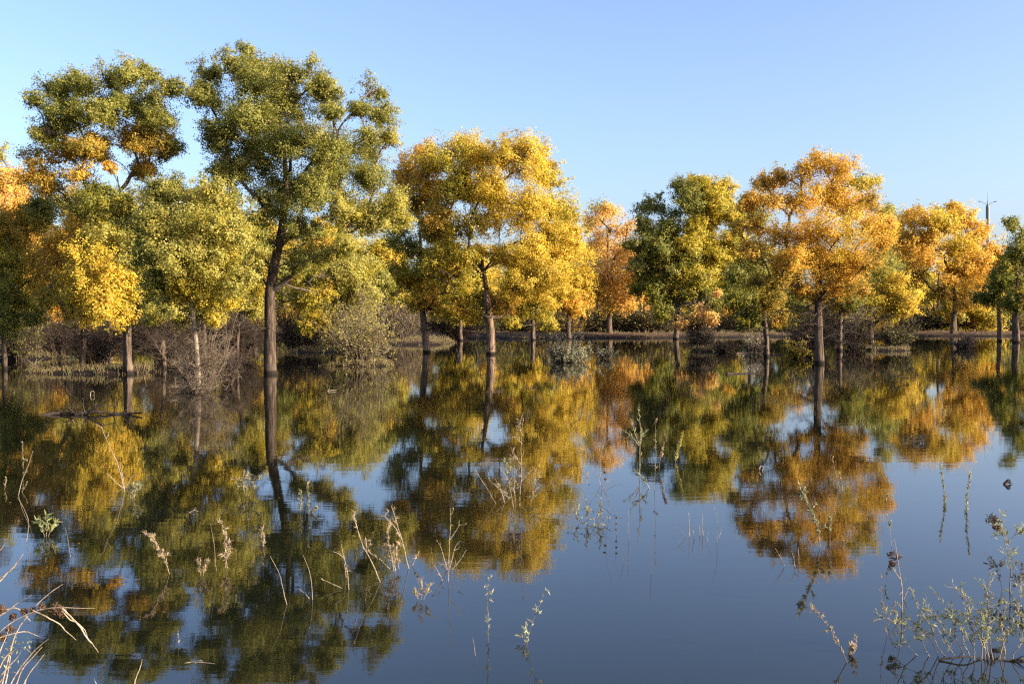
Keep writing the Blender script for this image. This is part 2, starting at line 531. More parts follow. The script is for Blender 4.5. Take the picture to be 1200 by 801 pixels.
    if bare:
        # dead twigs low on the trunk
        mb = limbs.setdefault('bare', MB())
        n = bare
        st = tr[r.integers(int(K * 0.25), int(K * 0.7), n)]
        az = r.uniform(0, 2 * math.pi, n); Ls = r.uniform(18, 55, n) * m
        dr = np.stack([np.cos(az), np.sin(az), r.uniform(-0.25, 0.35, n)], 1)
        pts = [st]
        for q in range(1, 5):
            pts.append(pts[-1] + unit(dr + r.normal(size=(n, 3)) * 0.35) * (Ls / 4)[:, None])
        pts = np.stack(pts, 1)
        V3, F3 = tubes(pts, np.repeat(np.array([[0.8, 0.6, 0.45, 0.3, 0.12]]) * 0.9 * m, n, 0), 3)
        mb.add(V3, F3)
        ch = grow_twigs(pts, r, 6, 14 * m, 0.22 * m)
        mb.add(*tubes(*ch, 3))
    for k, mb in limbs.items():
        mb.build('dead_twigs' if k == 'bare' else 'limb', M_TWIG_D if k == 'bare' else (limb_mat or M_LIMB), root, smooth=True)
    mesh_obj('crown', V, Fq, M_LEAF, root, C)
    return root

def grow_twigs(pts, r, k, length, rad, up=0.1, K=4):
    """k side twigs on each of the N polylines pts (N,K0,3)"""
    N, K0, _ = pts.shape
    i = np.repeat(np.arange(N), k)
    t = r.uniform(0.25, 0.98, N * k) * (K0 - 1)
    a = np.floor(t).astype(int).clip(0, K0 - 2); f = (t - a)[:, None]
    st = pts[i, a] * (1 - f) + pts[i, a + 1] * f
    dirp = unit(pts[i, a + 1] - pts[i, a])
    d = unit(dirp * 0.8 + rnd_dir(N * k, r) * 0.9 + np.array([0, 0, up]))
    L = length * r.uniform(0.4, 1.3, N * k)[:, None]
    out = [st]
    for q in range(1, K):
        d = unit(d + r.normal(size=d.shape) * 0.28)
        out.append(out[-1] + d * L / (K - 1))
    P_ = np.stack(out, 1)
    R_ = np.repeat(np.linspace(1, 0.3, K)[None] * rad, N * k, 0)
    return P_, R_

T = tree
T('tall tree, green above and orange below, its grey trunk beside the left mud bank',
  [(151, 438), (150, 415), (149, 385), (147, 320), (143, 265), (144, 232), (136, 206)], dist(438),
  [(150,90,21,'G'),(176,87,17,'G'),(197,104,15,'G'),(122,93,17,'G'),(96,100,19,'G'),(66,104,17,'DG'),(44,118,13,'DG'),
   (190,134,20,'G'),(152,120,24,'G'),(115,130,25,'G'),(80,138,24,'DG'),(54,152,18,'G'),(44,186,17,'OG'),(76,178,22,'O'),
   (110,172,22,'OG'),(152,162,24,'O'),(182,164,20,'OG'),(203,172,12,'G'),(172,198,14,'OG'),(34,203,13,'O'),
   (92,203,15,'O'),(62,212,17,'OG'),(182,238,22,'G'),(110,232,20,'DG'),(156,262,22,'G'),(205,222,12,'DG'),(146,236,15,'G',-1.5),(168,296,20,'G',-1.2),(152,280,15,'PG',-1.6),(164,336,18,'G',-1.2),(178,366,13,'G',-0.6),(84,236,16,'G'),(130,196,9,'O')],
  5.0, 11, bare=14)
T('low golden orange tree drooping over the mud bank, left of the thick grey trunk',
  [(97, 432), (97, 405), (100, 370), (104, 330)], 46,
  [(120,250,20,'PG',-5),(98,272,22,'O',-4),(130,276,20,'PG',-6),(74,290,23,'O',-4),(113,305,25,'Y',-6),(134,330,20,'Y',-7),(95,330,22,'O',-5),
   (66,322,18,'O',-4),(124,358,20,'Y',-7),(104,366,16,'Y',-5),(147,306,16,'PG',-6.5),(142,370,14,'Y',-7),(58,346,16,'OG',-4),(84,352,16,'Y',-5),
   (150,340,12,'Y',-6.5),(80,372,10,'O',-4),(100,250,14,'PG',-3),(50,300,16,'O',-3),(90,300,20,'O',0),(110,340,18,'O',0)],
  4.0, 12, bare=16)
T('green and orange tree cut by the left edge of the photo',
  [(5, 434), (4, 400), (2, 340), (0, 280)], 45,
  [(-10,262,20,'OG'),(14,268,22,'OG'),(45,248,22,'G'),(-4,300,26,'DG'),(28,298,24,'OG'),
   (18,345,22,'DG'),(46,326,18,'O'),(-2,378,22,'G'),(40,372,14,'G'),(-45,270,30,'G'),(-45,330,28,'G'),(-35,215,22,'O')],
  3.2, 13, bare=8)
T('pale peach treetop showing above the left-edge tree, cut by the left edge of the photo',
  [(-8, 402), (-8, 330), (-4, 260)], 78,
  [(0,182,13,'PG'),(12,200,12,'P'),(6,216,16,'P'),(24,226,12,'P'),(-4,236,16,'P'),(20,246,16,'O'),(-14,205,16,'P'),(0,262,16,'O'),(28,262,12,'O'),(-20,250,18,'O')],
  3.0, 113)
T('tree with a reddish sunlit trunk, standing far back behind the crossed dead sticks at left',
  [(44, 416), (43, 385), (42, 350)], 62,
  [(40,330,22,'OG'),(62,366,14,'O'),(28,376,14,'G'),(52,300,20,'O'),(75,335,18,'PG'),(15,330,22,'G')], 4.4, 14, bare=8)
T('slender pale yellow tree rising from a bare twig tangle, left of the tallest tree',
  [(232, 458), (231, 425), (229, 395), (228, 372), (222, 345), (219, 310)], dist(458),
  [(190,225,20,'G'),(220,228,22,'PG'),(250,230,22,'PG'),(274,242,18,'PG'),(180,254,23,'G'),(214,260,26,'PG'),(250,264,26,'PG'),
   (280,270,20,'PG'),(170,290,18,'G'),(200,300,26,'PG'),(236,300,26,'PG'),(270,300,23,'YG'),(293,300,14,'PG'),(184,330,20,'G'),
   (214,334,22,'YG'),(250,334,22,'YG'),(279,330,18,'PG'),(200,358,14,'PG'),(236,354,16,'YG'),(265,352,15,'YG'),(210,372,11,'PG'),(250,372,11,'YG'),(180,370,11,'PG')],
  3.0, 15, bark=M_STEM, leafpx=2.2, bare=14)
T('tallest green tree, its thick dark trunk standing alone in the water',
  [(318, 438), (317, 405), (316, 360), (317, 325), (326, 292), (334, 262), (336, 215), (330, 160)], dist(438),
  [(288,60,12,'G'),(270,74,16,'G'),(246,84,16,'G'),(242,112,20,'G'),(256,158,22,'G'),(300,88,26,'G'),(335,88,22,'G'),(362,78,14,'G'),
   (374,104,20,'G'),(392,128,13,'G'),(436,104,18,'G'),(450,132,18,'G'),(420,128,12,'G'),(432,165,24,'G'),(458,162,13,'PG'),(330,126,30,'G'),
   (290,138,30,'G'),(272,196,26,'G'),(304,186,32,'G'),(348,168,32,'G'),(388,178,28,'G'),(268,236,20,'DG'),(308,240,28,'G'),
   (352,222,30,'G'),(398,214,28,'G'),(434,208,20,'G'),(298,270,22,'G'),(350,266,22,'G'),(398,254,26,'PG'),(432,250,24,'PG'),
   (460,238,16,'PG'),(286,296,18,'G'),(376,300,14,'PG'),(404,290,14,'PG'),(262,270,12,'G'),(476,258,13,'PG'),(356,300,15,'PG',1),(380,322,14,'PG',2),(276,322,14,'G',1.5),(296,318,14,'PG',1.0),(258,312,13,'G',0.5),(374,346,12,'YG',0.5),(300,342,10,'YG',1.5),(346,310,13,'G',-1),(350,330,11,'YG',2)],
  7.2, 16, bare=40, bark=M_BARK_SHADE)
T('pale green tree standing over the spreading bare shrub, right of the tallest tree',
  [(405, 424), (405, 395), (406, 350), (408, 320)], dist(424),
  [(400,320,22,'PG'),(384,345,22,'PG'),(424,338,20,'PG'),(374,374,18,'YG'),(400,368,20,'PG'),(352,352,17,'YG'),(432,306,16,'PG'),
   (420,366,15,'PG'),(362,322,14,'G'),(450,330,14,'G'),(392,392,13,'PG'),(438,380,12,'PG'),(372,352,14,'YG'),(414,396,10,'PG')], 2.2, 17, bare=10)
T('golden tree with a leaning trunk, left of the big yellow tree',
  [(502, 413), (499, 392), (495, 370), (494, 330), (492, 270)], dist(413),
  [(500,188,20,'O'),(480,204,18,'O'),(520,226,22,'Y'),(484,240,24,'OG'),(508,266,24,'YG'),(478,286,20,'G'),(494,328,20,'Y'),
   (520,344,19,'Y'),(536,318,19,'Y'),(546,350,16,'YG'),(468,320,16,'YG'),(464,268,16,'G'),(505,350,13,'O'),(470,225,14,'O'),(486,352,11,'Y'),(514,366,9,'Y'),(532,368,9,'YG'),(500,300,16,'YG')],
  4.6, 18, bare=10, bark=M_BARK_SUN)
T('big yellow tree with a straight sunlit trunk in the middle of the water',
  [(575, 415), (575, 395), (574, 372), (571, 345), (567, 312), (560, 285)], dist(415),
  [(530,173,17,'YG'),(510,192,19,'Y'),(555,184,22,'Y'),(590,180,21,'Y'),(620,175,19,'Y'),(636,188,16,'Y'),(610,200,25,'Y'),
   (575,214,27,'Y'),(540,220,26,'YG'),(646,214,18,'YG'),(652,240,20,'YG'),(620,240,26,'Y'),(586,250,26,'Y'),(550,262,22,'YG'),
   (518,250,21,'OG'),(642,272,22,'Y'),(610,284,20,'Y'),(520,292,18,'YG'),(546,330,17,'YG'),(606,330,20,'Y'),(632,318,21,'Y'),
   (590,356,17,'O'),(616,362,16,'YG'),(636,374,11,'YG'),(656,306,20,'Y'),(530,360,15,'Y'),(568,350,14,'YG'),(585,296,12,'Y'),(498,215,14,'O'),(556,372,11,'Y'),(596,378,9,'YG'),(548,300,12,'YG'),(600,304,13,'Y'),
   (505,272,16,'OG'),(668,300,16,'Y'),(672,280,14,'Y'),(640,340,17,'Y'),(662,340,14,'Y'),(618,304,18,'Y'),(505,310,15,'YG'),(560,300,12,'Y')],
  6.0, 19, bare=14, back=0.45, bark=M_BARK_SUN)
T('small yellow tree on the far bank, between the big yellow tree and the peach one',
  [(667, 397), (666, 375), (668, 350), (672, 310)], 99,
  [(668,266,17,'Y'),(680,298,19,'Y'),(660,328,18,'Y'),(684,328,15,'Y'),(655,358,14,'O'),(676,352,16,'O'),(652,290,16,'YG')], 2.6, 20, leafpx=2.1)
T('peach-orange tree on the far bank, left of the deep green tree',
  [(714, 391), (714, 370), (713, 330), (712, 280)], 110,
  [(700,256,14,'P'),(716,268,18,'P'),(736,266,12,'P'),(698,288,18,'P'),(730,294,18,'P'),(746,324,16,'P'),(714,322,20,'P'),
   (698,344,15,'O'),(734,350,17,'P'),(758,346,11,'P'),(688,318,13,'P'),(718,246,8,'P'),(712,356,12,'O')], 3.0, 21, leafpx=2.1, cover=2.4)
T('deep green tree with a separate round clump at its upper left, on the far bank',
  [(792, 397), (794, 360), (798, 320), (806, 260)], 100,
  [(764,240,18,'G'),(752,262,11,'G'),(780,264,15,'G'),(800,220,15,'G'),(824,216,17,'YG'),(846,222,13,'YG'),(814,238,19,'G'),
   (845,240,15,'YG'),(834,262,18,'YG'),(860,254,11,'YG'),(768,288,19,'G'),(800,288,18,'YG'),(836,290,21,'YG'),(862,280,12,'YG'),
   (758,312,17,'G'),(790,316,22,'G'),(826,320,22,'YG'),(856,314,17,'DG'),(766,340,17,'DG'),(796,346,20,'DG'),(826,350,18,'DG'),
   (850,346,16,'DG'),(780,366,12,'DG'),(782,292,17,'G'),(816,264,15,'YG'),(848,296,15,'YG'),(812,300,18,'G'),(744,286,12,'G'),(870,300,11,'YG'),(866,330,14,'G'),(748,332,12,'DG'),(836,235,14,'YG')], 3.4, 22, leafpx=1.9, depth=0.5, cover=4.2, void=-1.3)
T('orange tree with many bare lower limbs, its dark trunk in the water',
  [(960, 426), (960, 400), (959, 372), (957, 348), (957, 305), (960, 250)], dist(426),
  [(965,190,16,'O'),(940,202,15,'O'),(990,196,16,'O'),(1010,212,15,'YG'),(914,208,14,'O'),(895,214,12,'O'),(1022,232,14,'OG'),
   (905,238,19,'O'),(940,236,23,'O'),(975,226,23,'O'),(1005,244,21,'O'),(888,266,16,'O'),(920,274,23,'O'),(955,270,25,'O'),
   (990,274,24,'Y'),(1020,270,19,'O'),(1036,286,11,'O'),(888,300,16,'OG'),(925,308,21,'O'),(960,304,24,'O'),(995,304,22,'O'),
   (1025,306,15,'OG'),(905,334,17,'OG'),(940,338,18,'O'),(980,334,20,'O'),(1008,338,13,'OG'),(1038,262,13,'O'),(880,236,13,'O'),(876,292,12,'O'),(884,330,12,'OG'),(870,264,10,'OG')],
  5.4, 23, cover=2.5, bare=60, back=0.4)
T('low tree with a bright yellow right side, between the two orange trees at right',
  [(1022, 404), (1020, 385), (1018, 365), (1020, 345)], dist(404),
  [(1010,320,18,'G'),(1036,314,16,'G'),(1046,338,17,'Y',-2),(1062,348,15,'Y',-2.5),(1034,346,18,'Y',-2),(1016,362,14,'YG',-2),(1062,362,13,'Y',-2.5),
   (1044,368,13,'YG'),(998,342,15,'G')], 3.2, 24)
T('rounded golden orange tree in front of the distant mast, on the far shore at right',
  [(1117, 392), (1118, 370), (1119, 345), (1110, 315), (1100, 285)], 116,
  [(1075,256,14,'O'),(1060,276,14,'O'),(1046,300,13,'O'),(1084,284,18,'O'),(1105,266,18,'Y'),(1130,256,18,'O'),(1145,266,14,'O'),
   (1156,286,15,'O'),(1170,296,11,'O'),(1125,290,21,'Y'),(1146,310,19,'O'),(1170,312,10,'O'),(1090,310,17,'O'),(1120,320,18,'O'),
   (1150,344,15,'O'),(1130,350,13,'O'),(1166,354,8,'O'),(1100,344,12,'OG'),(1074,320,15,'OG'),(1120,246,10,'O'),(1178,304,9,'O'),(1172,330,9,'O'),(1110,330,12,'O')],
  3.4, 25, leafpx=2.1)
T('green tree cut by the right edge of the photo',
  [(1191, 402), (1190, 370), (1192, 320)], 88,
  [(1184,262,11,'G'),(1200,274,16,'G'),(1190,300,17,'DG'),(1180,326,13,'DG'),(1206,318,20,'G'),(1190,350,15,'DG'),(1212,350,18,'OG'),
   (1222,290,22,'G')], 4.0, 26)
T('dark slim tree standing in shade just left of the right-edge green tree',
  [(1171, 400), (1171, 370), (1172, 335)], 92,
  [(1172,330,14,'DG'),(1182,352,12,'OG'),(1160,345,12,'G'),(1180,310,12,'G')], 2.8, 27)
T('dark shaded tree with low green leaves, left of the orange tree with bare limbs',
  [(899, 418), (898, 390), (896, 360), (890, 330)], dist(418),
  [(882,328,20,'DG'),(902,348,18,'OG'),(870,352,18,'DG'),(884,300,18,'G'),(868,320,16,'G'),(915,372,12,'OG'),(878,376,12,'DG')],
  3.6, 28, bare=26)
T('slim dark tree with sparse green crown, just right of the big orange tree trunk',
  [(984, 411), (984, 390), (985, 360), (990, 330)], dist(411),
  [(990,330,14,'G'),(1000,350,12,'DG'),(976,352,12,'OG')], 3.0, 29, bare=30)
T('thin straight tree behind the bare twig tangle, left of the tallest trunk',
  [(277, 432), (279, 405), (280, 380), (282, 355)], 47,
  [(284,350,15,'PG'),(298,330,14,'YG'),(270,336,14,'PG'),(300,362,11,'PG')], 2.2, 30, bare=14)
T('thin dark-trunked tree between the thick grey trunk and the bare twig tangle',
  [(193, 436), (192, 405), (188, 370), (184, 345)], 46,
  [(186,345,16,'G'),(170,320,16,'G'),(162,350,14,'PG'),(176,368,11,'OG')], 2.6, 31, bare=18)
T('green treetop showing above the gap between the two orange trees at right',
  [(1040, 392), (1042, 330), (1044, 290)], 128,
  [(1040,248,12,'PG'),(1052,262,12,'G'),(1038,270,13,'G'),(1056,290,15,'G'),(1034,300,15,'G'),(1060,320,15,'G')], 2.4, 32, leafpx=2.0)
T('pale thin treetop showing behind the peach-orange tree',
  [(700, 385), (700, 320), (702, 270)], 135,
  [(702,242,10,'PG'),(712,250,8,'PG'),(694,262,10,'PG'),(706,290,14,'P'),(690,300,12,'PG'),(682,330,14,'Y')], 2.0, 33, leafpx=2.0, cover=1.3)
T('olive tree behind the left side of the orange tree with bare limbs',
  [(880, 388), (878, 330), (876, 280)], 125,
  [(880,232,11,'YG'),(868,250,10,'PG'),(886,256,14,'G'),(878,284,16,'G'),(896,300,16,'OG'),(866,310,13,'DG')], 2.4, 34, leafpx=2.0)
T('pale treetop between the rounded orange tree and the mast',
  [(1100, 388), (1100, 320), (1102, 270)], 140,
  [(1100,250,10,'PG'),(1112,246,8,'PG'),(1106,262,10,'G'),(1098,290,14,'O')], 2.0, 35, leafpx=2.0, cover=1.8)

# landmarks used in the descriptions of the far wood
LM = [(5, 'the left-edge tree'), (97, 'the golden low tree'), (151, 'the green-topped tall tree'), (232, 'the pale slender tree'),
      (318, 'the tallest green tree'), (405, 'the pale green tree'), (502, 'the leaning-trunk tree'), (575, 'the big yellow tree'),
      (667, 'the small yellow tree'), (730, 'the peach-orange tree'), (805, 'the deep green tree'), (890, 'the dark shaded tree'),
      (960, 'the orange tree with bare limbs'), (1035, 'the yellow-sided low tree'), (1117, 'the rounded golden orange tree'),
      (1188, 'the right-edge green tree')]
used = set()
def near(px):
    k = min(LM, key=lambda q: abs(q[0] - px)); dx = px - k[0]
    s = 'straight behind ' if abs(dx) < 13 else ('a little left of ' if dx < -0 else 'a little right of ')
    if abs(dx) > 36: s = 'well left of ' if dx < 0 else 'well right of '
    return s + k[1]

CN = {'G': 'olive green', 'DG': 'deep green', 'PG': 'pale green', 'YG': 'yellow-green', 'Y': 'yellow', 'O': 'orange', 'OG': 'orange and green', 'P': 'peach'}
r = np.random.default_rng(99)
xsb = [-20, 18, 62, 108, 160, 205, 252, 296, 345, 385, 428, 470, 520, 556, 604, 640, 690, 742, 778, 830, 862, 915, 940, 985, 1012, 1060, 1085, 1140, 1160, 1215]
ks = ['G','PG','O','YG','G','OG','YG','G','YG','YG','PG','O','YG','OG','YG','Y','OG','P','YG','YG','OG','DG','OG','G','OG','YG','OG','YG','G','G']
for i, (x, k) in enumerate(zip(xsb, ks)):
    d = 150 + 22 * ((i % 3) - 1) + r.uniform(-6, 6)
    top = r.uniform(292, 318) if 440 < x else r.uniform(248, 290)
    m = d / F
    lobes = []
    alt = MIX[k][0]
    for q in range(18 if x < 440 or 470 < x < 830 else 15):
        yy = top + 12 + (q // 3) * 19 + r.uniform(-5, 5)
        lobes.append((x + (q % 3 - 1) * 19 + r.uniform(-6, 6), yy, r.uniform(12, 17), k if r.uniform() < 0.75 else alt))
    lab = 'distant %s tree, %s' % (CN[k], near(x))
    assert lab not in used, lab
    used.add(lab)
    gx = P(x, 380, d)[0]
    T(lab, [(x, HORIZON + (CAM_H - gz(gx, d)) / m), (x + r.uniform(-3, 3), 350), (x + r.uniform(-6, 6), top + 30)], d, lobes, r.uniform(1.8, 2.8), 200 + i,
      leafpx=2.2, cover=3.2, name='distant_tree', void=-0.6, group='trees of the far wood', back=0.2, subs=9)

for i, (x, k, top, d) in enumerate([(22, 'O', 232, 84), (78, 'OG', 226, 88), (128, 'YG', 236, 80), (182, 'O', 226, 86), (240, 'PG', 232, 82), (298, 'YG', 250, 90),
                                    (352, 'OG', 262, 84), (392, 'YG', 258, 92), (446, 'YG', 282, 90), (540, 'YG', 292, 94), (625, 'Y', 286, 96)]):
    m = d / F
    lab = 'second-row %s tree, %s' % (CN[k], near(x))
    assert lab not in used, lab
    used.add(lab)
    lobes = []
    for q in range(17):
        wv = (0.6, 1.0, 1.1, 1.1, 1.0, 0.8)[q // 3]
        lobes.append((x + (q % 3 - 1) * 20 * wv + r.uniform(-6, 6), top + 12 + (q // 3) * (350 - top) / 5 + r.uniform(-6, 6), r.uniform(13, 18), k if r.uniform() < 0.7 else MIX[k][int(r.integers(0, 2))]))
    gx = P(x, 380, d)[0]
    T(lab, [(x, HORIZON + CAM_H / m), (x + r.uniform(-3, 3), 365), (x + r.uniform(-6, 6), top + 40)], d, lobes, r.uniform(2.4, 3.4), 260 + i,
      leafpx=2.0, cover=3.0, name='distant_tree', group='trees of the second row', back=0.25, subs=11)

# trees beyond the right edge of the frame: they throw the long shadows over the lower trunks
for i, (x, y, h, k, lk) in enumerate([(33, 47, 9.5, 'O', 'first orange'), (40, 58, 10.5, 'YG', 'low yellow-green'), (52, 66, 11.0, 'O', 'second, taller orange'), (59, 87, 13.0, 'G', 'tallest green'), (70, 104, 13.0, 'Y', 'farthest yellow'), (36, 39, 11.5, 'Y', 'nearest yellow'), (46, 50, 12.0, 'G', 'broad green'), (70, 84, 12.0, 'OG', 'mottled orange-green')]):
    m = y / F
    px = x / y * F + 600
    hh = h / m
    by = HORIZON + CAM_H / m
    lobes = [(px + r.uniform(-1, 1) * 1.9 / m, by - hh + (0.12 + 0.8 * q / 14) * hh * 0.72 + r.uniform(-4, 4), 1.25 / m * r.uniform(0.8, 1.1), k) for q in range(15)]
    T(lk + ' tree of the row beyond the right edge of the photo', [(px, by), (px, by - 0.3 * hh), (px + 3, by - 0.6 * hh)], y, lobes, 0.25 / m, 300 + i,
      leafpx=0.16 / m, cover=1.9, name='poplar_tree', back=0.5)

# ------------------------------------------------------------------ bare thickets and shrubs
def thicket(label, px, py, hpx, wpx, n, seed, mat=None, d=None, lean=0.0, leaf=None, leafn=0, up=0.9, name='bare_shrub', group=None, spread=0.25, twr=0.42, kids=(5, 4), cat='shrub', leafpx=2.2):
    r = np.random.default_rng(seed)
    if d is None: d = dist(py)
    m = d / F
    b = P(px, py, d)
    z0 = gz(b[0], d); b[2] = max(-0.04, z0 - 0.03) if z0 > 0 else -0.04
    root = thing(name, b, label, cat, group)
    H, W = hpx * m, wpx * m
    az = r.uniform(0, 2 * math.pi, n); rr = np.sqrt(r.uniform(0, 1, n))
    st = b + np.stack([np.cos(az) * rr * W * spread, np.sin(az) * rr * W * spread * 0.8, np.zeros(n)], 1)
    dr = np.stack([np.cos(az) * rr * W / H + lean, np.sin(az) * rr * W / H, np.full(n, up)], 1)
    dr = unit(dr)
    Ls = H * r.uniform(0.25, 1.0, n) * (1 + 0.28 * np.sin(az * 2 + r.uniform(0, 6)) + 0.22 * np.sin(az * 5 + r.uniform(0, 6)) + r.normal(size=n) * 0.08)
    K = 7; pts = [st]; dcur = dr
    for q in range(1, K):
        dcur = unit(dcur + r.normal(size=(n, 3)) * 0.13 + np.array([0, 0, 0.02]))
        pts.append(pts[-1] + dcur * (Ls / (K - 1))[:, None])
    pts = np.stack(pts, 1)
    rs = r.uniform(0.7, 1.3, (n, 1))
    mb = MB(); mb.add(*tubes(pts, np.linspace(1, 0.3, K)[None] * rs * twr * m * 1.5, 4))
    mb.build('stems', mat or M_TWIG_D, root)
    m2 = MB()
    c1 = grow_twigs(pts, r, kids[0], H * 0.34, twr * m * 0.75, 0.1, 5)
    m2.add(*tubes(*c1, 3))
    c2 = grow_twigs(c1[0], r, kids[1], H * 0.16, twr * m * 0.5, 0.05, 4)
    m2.add(*tubes(*c2, 3))
    m2.build('twigs', mat or M_TWIG_D, root)
    if leafn:
        base = c2[0].reshape(-1, 3)
        sel = base[r.integers(0, len(base), leafn)] + r.normal(size=(leafn, 3)) * 0.8 * m
        col = np.array(PAL[leaf]) * r.uniform(0.7, 1.3, (leafn, 1)) * (1 + r.normal(size=(leafn, 3)) * 0.06)
        V, Fq, C = leaves(sel, r.normal(size=(leafn, 3)) + np.array([0.2, -0.4, 0.5]), r.normal(size=(leafn, 3)) + np.array([0, 0, 0.5]),
                          leafpx * m * r.uniform(0.6, 1.3, leafn), leafpx * m * 0.6 * r.uniform(0.6, 1.3, leafn), np.clip(col, 0, 1))
        mesh_obj('leaves', V, Fq, M_LEAF, root, C)
    return root

th = thicket
th('tangle of grey-tan bare twigs round the foot of the pale slender tree', 234, 457, 80, 40, 46, 401, M_TWIG, kids=(7, 5))
th('low tuft of bleached twigs fanning over the water beside the slender pale trunk', 228, 459, 34, 40, 60, 402, M_TWIG, up=0.35, kids=(5, 3), spread=0.15)
th('dark twiggy shrub in the water between the slender tree and the tallest trunk', 268, 450, 48, 18, 40, 403, M_TWIG_D, d=dist(450))
th('wide grey-brown thicket left of the slender tree', 196, 430, 60, 36, 50, 404, M_TWIG_D, kids=(7, 5), d=52)
th('brown thicket behind the foot of the tallest tree, on its left', 280, 418, 60, 40, 70, 405, M_TWIG_D, d=60, kids=(7, 5))
th('brown thicket behind the foot of the tallest tree, on its right', 352, 408, 56, 45, 70, 406, M_TWIG_D, d=70, kids=(7, 5))
th('spreading shrub of long bare stems on a mud islet, right of the tallest tree', 420, 428, 84, 62, 95, 407, M_TWIG, leaf='PG', leafn=4200, kids=(4, 3), spread=0.16, lean=0.12)
th('brown twiggy thicket under the golden low tree', 112, 425, 60, 44, 60, 408, M_TWIG_D, d=50, kids=(7, 5))
th('dark twiggy thicket between the reddish trunk and the golden low tree', 68, 420, 52, 36, 50, 409, M_TWIG_D, d=58, kids=(7, 5))
th('leafy green bush at the foot of the left-edge tree', 20, 424, 60, 34, 60, 410, M_TWIG_D, d=54, kids=(6, 5), leaf='G', leafn=2500)
th('brown thicket behind the leaning trunk', 470, 402, 56, 40, 60, 411, M_TWIG, d=88, kids=(7, 5), leaf='YG', leafn=500)
th('brown thicket on the bank between the leaning trunk and the straight yellow trunk', 535, 396, 40, 30, 50, 412, M_TWIG_D, d=98, kids=(7, 5))
th('sage-green bush standing in open water right of the big yellow tree', 667, 424, 24, 24, 120, 413, M_TWIG, leaf='S', leafn=4200, kids=(4, 3), name='sage_bush', spread=0.6, up=1.3, leafpx=1.8)
th('small sage-green tuft right of the larger sage bush', 710, 420, 17, 11, 26, 414, M_TWIG, leaf='S', leafn=420, kids=(4, 2), name='sage_bush', spread=0.6, up=1.3, leafpx=1.7)
th('bare grey stems of the small peach-leaved shrub in front of the deep green tree', 820, 409, 46, 20, 80, 415, M_TWIG, kids=(7, 5))
T('small peach-leaved shrub top in front of the deep green tree', [(818, 409), (817, 395), (818, 380)], dist(409),
  [(804,374,11,'P'),(820,370,12,'P'),(835,376,8,'P'),(797,380,7,'P'),(846,352,9,'PG'),(852,362,8,'O'),(840,345,8,'P')], 1.0, 416, name='small_tree', leafpx=2.2, cover=2.2, back=0.2)
th('brown brush on the islet right of the peach-leaved shrub', 850, 412, 16, 22, 40, 417, M_TWIG_D, kids=(5, 3))
th('grey-green reedy clump left of the dark shaded trunk', 884, 414, 26, 14, 60, 418, M_TWIG, leaf='S', leafn=300, kids=(3, 2), spread=0.6, up=2.0)
th('bright yellow-green little bush left of the orange tree trunk', 935, 420, 20, 12, 50, 419, M_TWIG_D, leaf='YG', leafn=1100, kids=(5, 3), name='leafy_bush', spread=0.5)
th('dark twiggy shrub around the trunk of the orange tree with bare limbs', 945, 412, 50, 46, 60, 420, M_TWIG_D, d=66, kids=(7, 5))
th('dark grey-green shrub on an islet under the yellow-sided low tree', 1050, 410, 34, 28, 80, 421, M_TWIG_D, kids=(6, 4), leaf='DG', leafn=900)
th('pale tangle of dry twigs in the water below the rounded orange tree', 1130, 408, 22, 20, 44, 422, M_TWIG, kids=(6, 3), up=0.7)
th('olive twiggy shrub between the orange tree trunk and the yellow-sided tree', 1000, 408, 44, 22, 60, 423, M_TWIG, d=76, kids=(6, 4), leaf='PG', leafn=700)
xsr = [-15, 30, 75, 130, 175, 215, 260, 300, 340, 380, 430, 475, 520, 552, 590, 625, 652, 690, 720, 756, 790, 830, 868, 905, 940, 985, 1022, 1062, 1100, 1140, 1165, 1210]
for i, x in enumerate(xsr):
    d = 118 + (8 if x > 850 else 0) + float(r.uniform(-2, 10)) - (14 if x < 330 else 0)
    lab = ('brown far-bank thicket, %s' % near(x))
    assert lab not in used, lab
    used.add(lab)
    m = d / F
    gx = P(x, 380, d)[0]
    th(lab, x, HORIZON + (CAM_H - gz(gx, d)) / m, float(r.uniform(26, 44)), 34, 60, 500 + i, M_TWIG_D, d=d, kids=(7, 4), group='thickets along the far bank', spread=0.8, twr=0.4,
       leaf=['DG', 'OG', 'G', 'DG', 'YG'][i % 5], leafn=int(r.uniform(500, 1500)), leafpx=2.6)

